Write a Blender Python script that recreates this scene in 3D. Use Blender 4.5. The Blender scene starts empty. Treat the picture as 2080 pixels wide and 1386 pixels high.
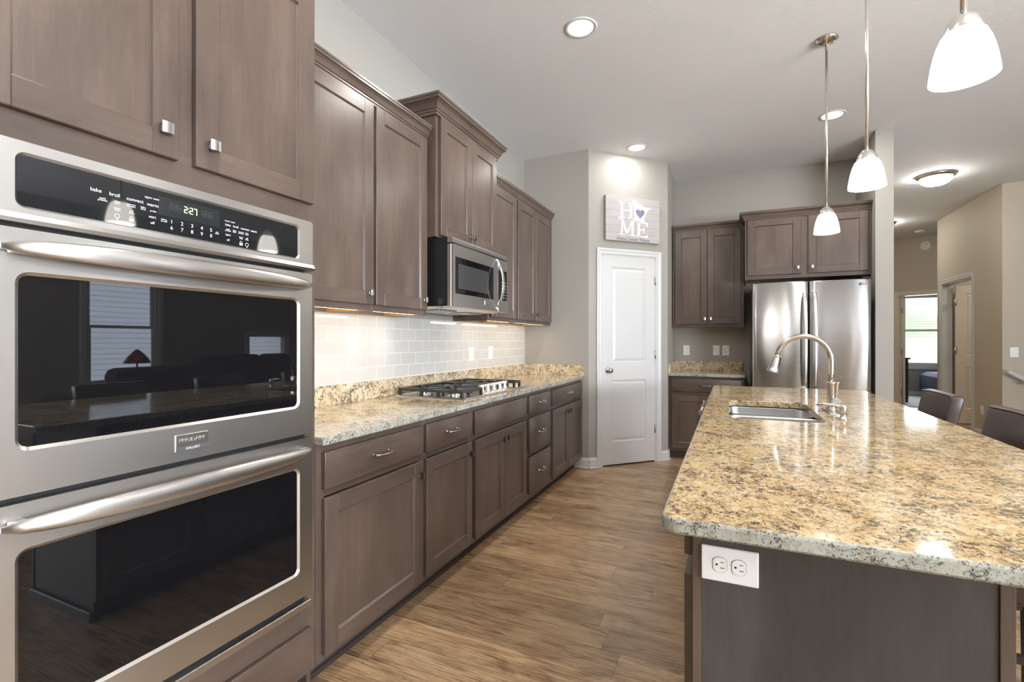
import bpy, bmesh, math, random
from mathutils import Vector, Matrix
random.seed(7)
SC = bpy.context.scene
COL = SC.collection
PI = math.pi

# ---------------------------------------------------------------- camera, world, light, exposure
F_PX, CX, VPX = 984.0, 1040.0, 1486.0
YAW = math.atan((VPX - CX) / F_PX)
CAM_Z = 1.26
cd = bpy.data.cameras.new('camera')
cam = bpy.data.objects.new('camera', cd)
COL.objects.link(cam)
cam.location = (0, 0, CAM_Z)
cam.rotation_euler = (PI / 2, 0, YAW)
cd.sensor_width = 36.0
cd.lens = F_PX * 36.0 / 2080.0
cd.shift_y = -1.0 / 2080.0
cd.clip_start = 0.05
cd.clip_end = 200
SC.camera = cam

SC.view_settings.view_transform = 'Standard'
SC.view_settings.look = 'None'
SC.view_settings.exposure = 0.22
SC.view_settings.gamma = 1.0
SC.view_settings.use_curve_mapping = False
SC.cycles.use_denoising = True
SC.cycles.max_bounces = 10
SC.cycles.diffuse_bounces = 6
SC.cycles.glossy_bounces = 5
SC.cycles.caustics_reflective = False
SC.cycles.caustics_refractive = False
SC.cycles.sample_clamp_indirect = 6.0

world = bpy.data.worlds.new('overcast_sky')
SC.world = world
world.use_nodes = True
wb = world.node_tree.nodes['Background']
wb.inputs[0].default_value = (0.80, 0.89, 1.0, 1)
wb.inputs[1].default_value = 1.25


def lamp(name, kind, loc, power, color=(1, 1, 1), size=0.1, size_y=None, rot=(0, 0, 0), shape=None, spread=None):
    d = bpy.data.lights.new(name, kind)
    d.energy = power
    d.color = color
    if kind == 'AREA':
        d.shape = shape or ('RECTANGLE' if size_y else 'SQUARE')
        d.size = size
        if size_y:
            d.size_y = size_y
        if spread:
            d.spread = spread
    elif kind in ('POINT', 'SPOT'):
        d.shadow_soft_size = size
    o = bpy.data.objects.new(name, d)
    COL.objects.link(o)
    o.location = loc
    o.rotation_euler = rot
    return o


DAY = (0.90, 0.955, 1.0)
WARM = (1.0, 0.965, 0.915)
# sun on the far side of the house, and window lamps, with an added side lamp and upward tilt to brighten the room
sun = lamp('sun', 'SUN', (-20, 2, 30), 70, (1.0, 0.97, 0.93), rot=(0, -math.radians(33), 0))
sun.data.angle = math.radians(0.6)
UPT = math.radians(57)  # upward tilt added so the living room lamps brighten the ceiling
lamp('daylight_rear_door', 'AREA', (3.125, -3.50, 1.35), 1.5, DAY, 0.69, 2.5, (PI / 2 + UPT, 0, 0))
lamp('daylight_rear_window', 'AREA', (1.27, -3.50, 1.38), 1.0, DAY, 0.44, 2.45, (PI / 2 + UPT, 0, 0))
lamp('side_fill', 'AREA', (5.40, -1.05, 1.60), 960, DAY, 3.9, 1.9, (PI / 2 + UPT, 0, PI / 2 - 0.32))  # added unseen fill, aimed up and sideways for ceiling and cabinet fronts
lamp('daylight_bedroom_window', 'AREA', (4.0, 13.70, 1.5), 60, DAY, 1.4, 1.6, (PI / 2, 0, PI))
CAN_W, PEND_W = 13.0, 2.0
UNDER_W = 0.6

# ---------------------------------------------------------------- node helpers
def lin(r, g, b):
    f = lambda c: (c / 255.0) / 12.92 if c / 255.0 <= 0.04045 else ((c / 255.0 + 0.055) / 1.055) ** 2.4
    return (f(r), f(g), f(b), 1.0)


class NT:
    def __init__(s, name):
        s.m = bpy.data.materials.new(name)
        s.m.use_nodes = True
        s.t = s.m.node_tree
        s.b = s.t.nodes['Principled BSDF']
        s.out = s.t.nodes['Material Output']

    def n(s, typ, **kw):
        nd = s.t.nodes.new(typ)
        for k, v in kw.items():
            if k.startswith('_'):
                setattr(nd, k[1:], v)
        return nd

    def set(s, sock, v):
        if isinstance(v, bpy.types.NodeSocket):
            s.t.links.new(v, sock)
        else:
            sock.default_value = v

    def math(s, op, a, b=0.0, clamp=False):
        nd = s.n('ShaderNodeMath', _operation=op)
        nd.use_clamp = clamp
        s.set(nd.inputs[0], a)
        s.set(nd.inputs[1], b)
        return nd.outputs[0]

    def coord(s, scale=(1, 1, 1), loc=(0, 0, 0)):
        tc = s.n('ShaderNodeTexCoord')
        mp = s.n('ShaderNodeMapping')
        s.t.links.new(tc.outputs['Object'], mp.inputs[0])
        mp.inputs['Scale'].default_value = scale
        mp.inputs['Location'].default_value = loc
        return mp.outputs[0]

    def noise(s, vec, scale=5, detail=3, rough=0.5, dist=0.0, dim='3D'):
        nd = s.n('ShaderNodeTexNoise', _noise_dimensions=dim)
        s.set(nd.inputs['Vector'], vec)
        nd.inputs['Scale'].default_value = scale
        nd.inputs['Detail'].default_value = detail
        nd.inputs['Roughness'].default_value = rough
        nd.inputs['Distortion'].default_value = dist
        return nd.outputs[0]

    def ramp(s, fac, stops, interp='LINEAR'):
        nd = s.n('ShaderNodeValToRGB')
        cr = nd.color_ramp
        cr.interpolation = interp
        while len(cr.elements) < len(stops):
            cr.elements.new(0.5)
        for e, (p, c) in zip(cr.elements, stops):
            e.position = p
            e.color = c if hasattr(c, '__len__') else (c, c, c, 1)
        s.set(nd.inputs[0], fac)
        return nd.outputs[0]

    def mix(s, fac, a, b, blend='MIX'):
        nd = s.n('ShaderNodeMix', _data_type='RGBA', _blend_type=blend)
        s.set(nd.inputs[0], fac)
        s.set(nd.inputs[6], a)
        s.set(nd.inputs[7], b)
        return nd.outputs[2]

    def bump(s, h, strength=0.1, dist=0.01):
        nd = s.n('ShaderNodeBump')
        nd.inputs['Strength'].default_value = strength
        nd.inputs['Distance'].default_value = dist
        s.set(nd.inputs['Height'], h)
        s.t.links.new(nd.outputs[0], s.b.inputs['Normal'])

    def base(s, v): s.set(s.b.inputs['Base Color'], v)
    def rough(s, v): s.set(s.b.inputs['Roughness'], v)
    def metal(s, v): s.set(s.b.inputs['Metallic'], v)


def plain(name, col, rough=0.5, metal=0.0, noise=0.04, nscale=30, bump=0.0, coat=0.0, spec=None):
    m = NT(name)
    v = m.coord()
    f = m.noise(v, nscale, 3, 0.6)
    c0 = tuple(max(0, c * (1 - noise)) for c in col[:3]) + (1,)
    c1 = tuple(min(1, c * (1 + noise)) for c in col[:3]) + (1,)
    m.base(m.ramp(f, [(0.3, c0), (0.7, c1)]))
    m.rough(rough)
    m.metal(metal)
    if bump:
        m.bump(f, bump, 0.002)
    if coat:
        m.b.inputs['Coat Weight'].default_value = coat
        m.b.inputs['Coat Roughness'].default_value = 0.05
    if spec is not None:
        m.b.inputs['Specular IOR Level'].default_value = spec
    return m.m


def wood(name, vertical=True, base=(90, 76, 68)):
    m = NT(name)
    ax = lambda a, c: (a, a, c) if vertical else (c, c, a)
    g = m.noise(m.coord(ax(34, 2.2), (0.37, 0.53, 0.29)), 1.6, 2, 0.5, 0.0)
    b = m.noise(m.coord(ax(4.2, 1.6), (0.31, 0.47, 0.63)), 1.7, 2, 0.5, 0.0)
    fine = m.noise(m.coord(ax(150, 22)), 1.0, 3, 0.6, 0.0)
    pore = m.noise(m.coord(ax(420, 26)), 1.0, 2, 0.5)
    r, gg, bb = base
    dk = lin(r * 0.70, gg * 0.68, bb * 0.66)
    md = lin(r, gg, bb)
    lt = lin(min(255, r * 1.26), min(255, gg * 1.28), min(255, bb * 1.28))
    f = m.math('ADD', m.math('ADD', m.math('MULTIPLY', g, 0.22), m.math('MULTIPLY', b, 0.58)), m.math('MULTIPLY', fine, 0.20))
    c = m.ramp(f, [(0.20, dk), (0.5, md), (0.80, lt)])
    c = m.mix(m.ramp(pore, [(0.56, 0.0), (0.72, 0.22)]), c, lin(r * 0.72, gg * 0.70, bb * 0.69))
    m.base(c)
    m.rough(0.29)
    m.b.inputs['Specular IOR Level'].default_value = 0.55
    m.bump(pore, 0.03, 0.0006)
    return m.m


def granite(name, edge=False, lit_=False):
    m = NT(name)
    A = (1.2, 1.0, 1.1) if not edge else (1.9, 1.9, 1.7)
    def C(k, loc=(0, 0, 0)): return m.coord(tuple(a * k for a in A), loc)
    big = m.noise(C(1), 6.0, 4, 0.6, 0.6)
    mid = m.noise(C(1, (4, 2, 1)), 30, 5, 0.68, 0.5)
    pale = m.noise(C(1, (1, 8, 3)), 52, 4, 0.62, 0.4)
    if edge:  # slab edges: cool daylight on the vertical faces put into a paler base
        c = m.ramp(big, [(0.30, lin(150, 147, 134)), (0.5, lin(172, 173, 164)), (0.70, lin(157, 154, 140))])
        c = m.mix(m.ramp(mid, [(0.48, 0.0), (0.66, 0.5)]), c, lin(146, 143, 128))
    else:
        c = m.ramp(big, [(0.30, lin(216, 198, 165)), (0.45, lin(209, 185, 145)), (0.58, lin(200, 170, 122)), (0.72, lin(214, 196, 162))])
        if lit_:  # perimeter counters: same stone, their brighter lighting put into the colour
            c = m.ramp(big, [(0.30, lin(226, 215, 194)), (0.45, lin(219, 204, 176)), (0.58, lin(212, 192, 156)), (0.72, lin(224, 212, 190))])
        c = m.mix(m.ramp(pale, [(0.50, 0.0), (0.62, 0.75)]), c, lin(226, 211, 184))
        c = m.mix(m.ramp(mid, [(0.50, 0.0), (0.64, 0.55 if not lit_ else 0.40)]), c, lin(194, 158, 106))
    zone = m.noise(C(1, (9, 9, 2)), 8, 4, 0.6, 0.4)
    zz = m.math('MULTIPLY', m.math('SUBTRACT', zone, 0.5), 0.30)
    # brown smears, dark flecks, fine black grains
    f1 = m.math('ADD', m.noise(C(1, (2, 7, 5)), 38, 7, 0.72, 0.6), zz)
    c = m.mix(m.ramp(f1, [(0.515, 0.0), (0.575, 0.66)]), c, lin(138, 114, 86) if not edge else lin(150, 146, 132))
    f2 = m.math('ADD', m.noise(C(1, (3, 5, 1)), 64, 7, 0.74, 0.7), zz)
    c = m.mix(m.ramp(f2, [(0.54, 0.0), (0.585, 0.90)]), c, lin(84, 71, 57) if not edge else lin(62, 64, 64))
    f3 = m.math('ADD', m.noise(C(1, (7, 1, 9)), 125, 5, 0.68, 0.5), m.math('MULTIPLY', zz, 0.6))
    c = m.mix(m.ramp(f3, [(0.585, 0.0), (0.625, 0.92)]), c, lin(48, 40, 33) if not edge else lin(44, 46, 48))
    # dull red garnets
    vo = m.n('ShaderNodeTexVoronoi', _feature='F1')
    m.set(vo.inputs['Vector'], C(1, (2, 1, 4)))
    vo.inputs['Scale'].default_value = 30
    vo.inputs['Randomness'].default_value = 1.0
    sep = m.n('ShaderNodeSeparateColor')
    m.set(sep.inputs[0], vo.outputs['Color'])
    pick = m.math('GREATER_THAN', sep.outputs[0], 0.80)
    rad = m.math('LESS_THAN', m.math('ADD', vo.outputs['Distance'], m.math('MULTIPLY', mid, 0.45)), 0.44)
    c = m.mix(m.math('MULTIPLY', m.math('MULTIPLY', pick, rad), 0.72), c, lin(104, 62, 46))
    m.base(c)
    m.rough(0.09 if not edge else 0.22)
    m.b.inputs['Specular IOR Level'].default_value = 0.62
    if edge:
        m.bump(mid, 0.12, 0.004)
    return m.m


def floor_mat():
    m = NT('floor_planks')
    tc = m.n('ShaderNodeTexCoord')
    sp = m.n('ShaderNodeSeparateXYZ')
    m.t.links.new(tc.outputs['Object'], sp.inputs[0])
    x, y = sp.outputs[0], sp.outputs[1]
    PW, PL = 0.150, 1.22
    row = m.math('FLOOR', m.math('DIVIDE', y, PW))
    wn = m.n('ShaderNodeTexWhiteNoise', _noise_dimensions='1D')
    m.set(wn.inputs['W'], row)
    xo = m.math('ADD', x, m.math('MULTIPLY', wn.outputs[0], PL * 3))
    colf = m.math('DIVIDE', xo, PL)
    col = m.math('FLOOR', colf)
    cid = m.math('ADD', m.math('MULTIPLY', row, 17.13), m.math('MULTIPLY', col, 5.71))
    w2 = m.n('ShaderNodeTexWhiteNoise', _noise_dimensions='1D')
    m.set(w2.inputs['W'], cid)
    w3 = m.n('ShaderNodeTexWhiteNoise', _noise_dimensions='1D')
    m.set(w3.inputs['W'], m.math('ADD', cid, 91.7))
    # grain coordinates, shifted per plank
    cb = m.n('ShaderNodeCombineXYZ')
    m.set(cb.inputs[0], m.math('MULTIPLY', xo, 1.0))
    m.set(cb.inputs[1], m.math('ADD', y, m.math('MULTIPLY', w3.outputs[0], 7.0)))
    m.set(cb.inputs[2], m.math('MULTIPLY', w2.outputs[0], 23.0))
    def st(sx, sy):
        mp = m.n('ShaderNodeMapping')
        m.set(mp.inputs[0], cb.outputs[0])
        mp.inputs['Scale'].default_value = (sx, sy, 1)
        return mp.outputs[0]
    g1 = m.noise(st(0.9, 9.0), 2.2, 6, 0.62, 1.8)
    g2 = m.noise(st(7.0, 70.0), 1.3, 4, 0.6, 0.3)
    blot = m.noise(st(1.7, 4.2), 1.8, 6, 0.68, 0.9)
    wv = m.n('ShaderNodeTexWave', _wave_type='BANDS', _bands_direction='Y')
    m.set(wv.inputs['Vector'], st(0.5, 2.6))
    wv.inputs['Scale'].default_value = 8.0
    wv.inputs['Distortion'].default_value = 11.0
    wv.inputs['Detail'].default_value = 1.5
    wv.inputs['Detail Scale'].default_value = 0.5
    f = m.math('ADD', m.math('ADD', m.math('MULTIPLY', g1, 0.42), m.math('MULTIPLY', g2, 0.05)), m.math('MULTIPLY', blot, 0.45))
    f = m.math('ADD', f, m.math('MULTIPLY', wv.outputs['Fac'], 0.055))
    c = m.ramp(f, [(0.36, lin(112, 90, 69)), (0.44, lin(162, 134, 104)), (0.51, lin(193, 163, 130)), (0.62, lin(210, 184, 152))])
    tone = m.ramp(w2.outputs[0], [(0.0, lin(206, 200, 193)), (0.5, lin(236, 231, 224)), (1.0, lin(255, 250, 243))])
    c = m.mix(1.0, c, tone, 'MULTIPLY')
    # dark knots and splits
    kn = m.n('ShaderNodeTexVoronoi', _feature='F1')
    m.set(kn.inputs['Vector'], st(2.1, 5.5))
    kn.inputs['Scale'].default_value = 1.35
    ksep = m.n('ShaderNodeSeparateColor')
    m.set(ksep.inputs[0], kn.outputs['Color'])
    kd = m.math('ADD', kn.outputs['Distance'], m.math('MULTIPLY', m.math('SUBTRACT', g1, 0.5), 0.35))
    k = m.math('MULTIPLY', m.ramp(kd, [(0.06, 1.0), (0.16, 0.0)]), m.math('GREATER_THAN', ksep.outputs[0], 0.50))
    c = m.mix(m.math('MULTIPLY', k, 0.75), c, lin(70, 54, 42))
    sp1 = m.noise(st(1.3, 26.0), 1.6, 3, 0.5, 2.2)
    spl = m.math('MULTIPLY', m.ramp(sp1, [(0.615, 0.0), (0.66, 1.0)]), m.ramp(blot, [(0.44, 0.0), (0.56, 1.0)]))
    c = m.mix(m.math('MULTIPLY', spl, 0.7), c, lin(74, 58, 45))
    # seams
    fy = m.math('FRACT', m.math('DIVIDE', y, PW))
    sy = m.math('LESS_THAN', m.math('MINIMUM', fy, m.math('SUBTRACT', 1.0, fy)), 0.0012 / PW)
    fx = m.math('FRACT', colf)
    sx = m.math('LESS_THAN', m.math('MINIMUM', fx, m.math('SUBTRACT', 1.0, fx)), 0.0012 / PL)
    seam = m.math('MAXIMUM', sx, sy)
    c = m.mix(m.math('MULTIPLY', seam, 0.6), c, lin(66, 52, 42))
    m.base(c)
    m.rough(m.ramp(g2, [(0.3, 0.25), (0.7, 0.36)]))
    m.bump(m.math('SUBTRACT', g2, seam), 0.06, 0.002)
    return m.m


def tile_mat():
    m = NT('subway_tile')
    tc = m.n('ShaderNodeTexCoord')
    sp = m.n('ShaderNodeSeparateXYZ')
    m.t.links.new(tc.outputs['Object'], sp.inputs[0])
    cb = m.n('ShaderNodeCombineXYZ')
    TW, TH = 0.1595, 0.0775
    m.set(cb.inputs[0], m.math('SUBTRACT', sp.outputs[1], 1.933 - TW * 10))
    m.set(cb.inputs[1], m.math('SUBTRACT', sp.outputs[2], 1.180 - TH * 10))
    br = m.n('ShaderNodeTexBrick')
    br.offset = 0.5
    br.inputs['Scale'].default_value = 1.0
    br.inputs['Brick Width'].default_value = TW
    br.inputs['Row Height'].default_value = TH
    br.inputs['Mortar Size'].default_value = 0.0016
    br.inputs['Mortar Smooth'].default_value = 0.1
    br.inputs['Bias'].default_value = 0.0
    br.inputs['Color1'].default_value = lin(201, 197, 191)
    br.inputs['Color2'].default_value = lin(207, 203, 198)
    br.inputs['Mortar'].default_value = lin(236, 235, 232)
    m.set(br.inputs['Vector'], cb.outputs[0])
    m.base(br.outputs['Color'])
    m.rough(m.ramp(br.outputs['Fac'], [(0.0, 0.07), (1.0, 0.7)]))
    m.bump(m.math('SUBTRACT', 1.0, br.outputs['Fac']), 0.25, 0.0012)
    return m.m


def steel(name, axis='y', col=(0.66, 0.64, 0.61), rough=0.28, aniso=0.0):
    m = NT(name)
    sc = {'y': (420, 3, 420), 'z': (420, 420, 3), 'x': (3, 420, 420)}[axis]
    g = m.noise(m.coord(sc), 1.0, 3, 0.6)
    m.base(m.ramp(g, [(0.3, tuple(c * 0.992 for c in col) + (1,)), (0.7, tuple(min(1, c * 1.008) for c in col) + (1,))]))
    m.metal(1.0)
    m.rough(m.ramp(g, [(0.3, rough - 0.004), (0.7, rough + 0.004)]))
    if aniso:
        m.b.inputs['Anisotropic'].default_value = aniso
        m.b.inputs['Anisotropic Rotation'].default_value = 0.25
        tg = m.n('ShaderNodeTangent', _direction_type='RADIAL', _axis='Z')
        m.t.links.new(tg.outputs[0], m.b.inputs['Tangent'])
    return m.m


def glow(name, col, strength):
    m = NT(name)
    v = m.coord()
    f = m.noise(v, 6, 2)
    m.base((0.9, 0.9, 0.88, 1))
    m.rough(0.25)
    m.set(m.b.inputs['Emission Color'], m.ramp(f, [(0.0, tuple(c * 0.97 for c in col) + (1,)), (1.0, tuple(col) + (1,))]))
    m.b.inputs['Emission Strength'].default_value = strength
    return m.m


def pane_mat():
    m = NT('window_glass')
    t = m.t
    tr = m.n('ShaderNodeBsdfTransparent')
    gl = m.n('ShaderNodeBsdfGlossy')
    gl.inputs['Roughness'].default_value = 0.0
    lw = m.n('ShaderNodeLayerWeight')
    lw.inputs[0].default_value = 0.35
    mx = m.n('ShaderNodeMixShader')
    t.links.new(m.math('MULTIPLY', lw.outputs['Fresnel'], 0.8), mx.inputs[0])
    t.links.new(tr.outputs[0], mx.inputs[1])
    t.links.new(gl.outputs[0], mx.inputs[2])
    t.links.new(mx.outputs[0], m.out.inputs[0])
    return m.m


def siding_mat(name, col):
    m = NT(name)
    tc = m.n('ShaderNodeTexCoord')
    sp = m.n('ShaderNodeSeparateXYZ')
    m.t.links.new(tc.outputs['Object'], sp.inputs[0])
    fr = m.math('FRACT', m.math('DIVIDE', sp.outputs[2], 0.10))
    r, g, b = col
    m.base(m.ramp(fr, [(0.0, lin(r * 0.55, g * 0.55, b * 0.57)), (0.10, lin(r * 0.86, g * 0.86, b * 0.87)), (0.2, lin(r, g, b)), (1.0, lin(r, g, b))]))
    m.rough(0.7)
    m.bump(fr, 0.4, 0.01)
    return m.m


def wall_mat(name, col):
    m = NT(name)
    f = m.noise(m.coord(), 160, 3, 0.6)
    b = m.noise(m.coord(), 1.2, 2, 0.5)
    c = lin(*col)
    m.base(m.ramp(b, [(0.3, tuple(x * 0.985 for x in c[:3]) + (1,)), (0.7, c)]))
    m.rough(0.62)
    m.bump(f, 0.03, 0.001)
    return m.m


def ceiling_mat():
    m = NT('ceiling_texture')
    f = m.noise(m.coord((1, 1.6, 1)), 42, 4, 0.6, 0.8)
    k = m.ramp(f, [(0.47, 0.0), (0.55, 1.0)])
    m.base(m.mix(k, lin(231, 233, 236), lin(233, 235, 238)))
    m.rough(0.8)
    m.bump(k, 0.30, 0.002)
    return m.m


def wave_cloth(name, col, rough=0.9):
    m = NT(name)
    f = m.noise(m.coord(), 220, 4, 0.7)
    b = m.noise(m.coord(), 7, 3, 0.6)
    c = lin(*col)
    d = m.math('ADD', m.math('MULTIPLY', f, 0.5), m.math('MULTIPLY', b, 0.5))
    m.base(m.ramp(d, [(0.3, tuple(x * 0.7 for x in c[:3]) + (1,)), (0.7, tuple(min(1, x * 1.25) for x in c[:3]) + (1,))]))
    m.rough(rough)
    m.bump(f, 0.2, 0.002)
    return m.m


def plank_sign_mat():
    m = NT('whitewashed_boards')
    tc = m.n('ShaderNodeTexCoord')
    sp = m.n('ShaderNodeSeparateXYZ')
    m.t.links.new(tc.outputs['Object'], sp.inputs[0])
    fr = m.math('FRACT', m.math('DIVIDE', sp.outputs[2], 0.075))
    g = m.noise(m.coord((2.5, 2.5, 50)), 3, 4, 0.6, 0.4)
    row = m.math('FLOOR', m.math('DIVIDE', sp.outputs[2], 0.075))
    w = m.n('ShaderNodeTexWhiteNoise', _noise_dimensions='1D')
    m.set(w.inputs['W'], row)
    c = m.ramp(g, [(0.3, lin(170, 165, 166)), (0.7, lin(186, 181, 181))])
    c = m.mix(m.math('MULTIPLY', w.outputs[0], 0.25), c, lin(182, 180, 178))
    c = m.mix(m.math('MULTIPLY', m.math('LESS_THAN', fr, 0.05), 0.6), c, lin(128, 122, 120))
    m.base(c)
    m.rough(0.6)
    return m.m


WOODV = wood('stained_maple_upright', True)
WOODH = wood('stained_maple_level', False)
WOODD = wood('stained_maple_end_panel', True, (67, 66, 65))
MAPLE = plain('natural_maple_interior', lin(232, 186, 122), 0.45, noise=0.06, nscale=12)
TOE = plain('toe_board_stain', lin(62, 55, 52), 0.5, noise=0.1)
GRAN, GRANE, GRANLIT = granite('granite_polished'), granite('granite_edge_daylit', True), granite('granite_polished_lit', False, True)
WALL = wall_mat('greige_paint', (163, 159, 152))
WALLH = wall_mat('hall_paint', (192, 182, 165))
WALLB = wall_mat('bedroom_paint', (150, 150, 146))
CEIL = ceiling_mat()
WALLR = wall_mat('rear_wall_darkened', (96, 89, 81))  # dimness put into the rear wall colour to darken the refrigerator reflection
FLOOR = floor_mat()
TILE = tile_mat()
WHITE = plain('white_trim_paint', lin(209, 209, 209), 0.35, noise=0.012)
ALMOND = plain('cream_door_paint', lin(222, 212, 196), 0.4, noise=0.012)
PLASTIC = plain('white_plastic', lin(240, 241, 241), 0.3, noise=0.01)
PLASTICG = plain('plastic_shadow_gap', lin(120, 120, 120), 0.5, noise=0.02)
SLOT = plain('socket_slot', lin(40, 38, 38), 0.5)
STEELY, STEELX = steel('brushed_steel_level', 'y', (0.575, 0.56, 0.54), rough=0.34, aniso=0.6), steel('brushed_steel_cross', 'x')
FRIDGE = steel('fridge_steel', 'x', (0.53, 0.525, 0.52), 0.27, 1.0)
STEELC = steel('cooktop_steel', 'y', (0.74, 0.73, 0.71), 0.25)
SINKM = steel('sink_steel', 'x', (0.56, 0.56, 0.55), 0.30)
NICKEL = plain('brushed_nickel', (0.60, 0.545, 0.48), 0.24, 1.0, 0.03, 60)
NICKELB = plain('bright_nickel', (0.72, 0.70, 0.67), 0.26, 1.0, 0.03, 60)
PEWTER = plain('dark_pewter', (0.40, 0.38, 0.36), 0.26, 1.0, 0.08, 60)
BLACKGL = plain('black_oven_glass', (0.006, 0.006, 0.007), 0.015, 0, 0.1, spec=0.62)
PANELGL = plain('black_panel_glass', (0.012, 0.013, 0.015), 0.03, 0, 0.1, spec=0.6)
BLACK = plain('black_enamel', (0.012, 0.012, 0.014), 0.3)
MATTEBLK = plain('black_gap', (0.004, 0.004, 0.004), 0.6)
IRON = plain('cast_iron', (0.030, 0.027, 0.025), 0.48, 0, 0.25, 120, bump=0.2)
INK = plain('white_ink', (0.8, 0.8, 0.8), 0.4)
GREYINK = plain('grey_ink', (0.05, 0.052, 0.055), 0.4)
GREEN = glow('green_clock_digits', (0.62, 1.0, 0.05), 0.75)
SHADE = glow('opal_glass_lit', (1.0, 0.94, 0.84), 9.0)
CANGLOW = glow('downlight_lens_lit', (1.0, 0.98, 0.94), 7.0)
DOME = glow('dome_glass_lit', (1.0, 0.96, 0.89), 42.0)
STRIP = glow('strip_lens_lit', (1.0, 0.86, 0.62), 4.0)
LEATHER = plain('brown_leather', lin(62, 49, 43), 0.36, noise=0.12, nscale=14, bump=0.08)
DARKWOOD = plain('espresso_wood', lin(48, 34, 30), 0.4, noise=0.15)
PANE = pane_mat()
SIGN = plank_sign_mat()
SIGNW = plain('sign_white_paint', lin(226, 223, 221), 0.6, noise=0.02)
HEART = plain('sign_heart_paint', lin(124, 120, 146), 0.6, noise=0.06)
SIGNT = plain('sign_text_paint', lin(92, 88, 88), 0.6, noise=0.03)
RED = plain('maroon_badge', lin(120, 30, 60), 0.3)
PINK = plain('pale_badge_ring', lin(226, 190, 205), 0.3)

# ---------------------------------------------------------------- mesh helpers
ROOT = {}


def ident(u, v, n): return (u, v, n)


def on_left(face):            # faces +X: u along Y, v up, n out of the wall
    return lambda u, v, n: (face + n, u, v)


def on_back(face):            # faces -Y: u along X, v up, n out of the wall
    return lambda u, v, n: (u, face - n, v)


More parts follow.
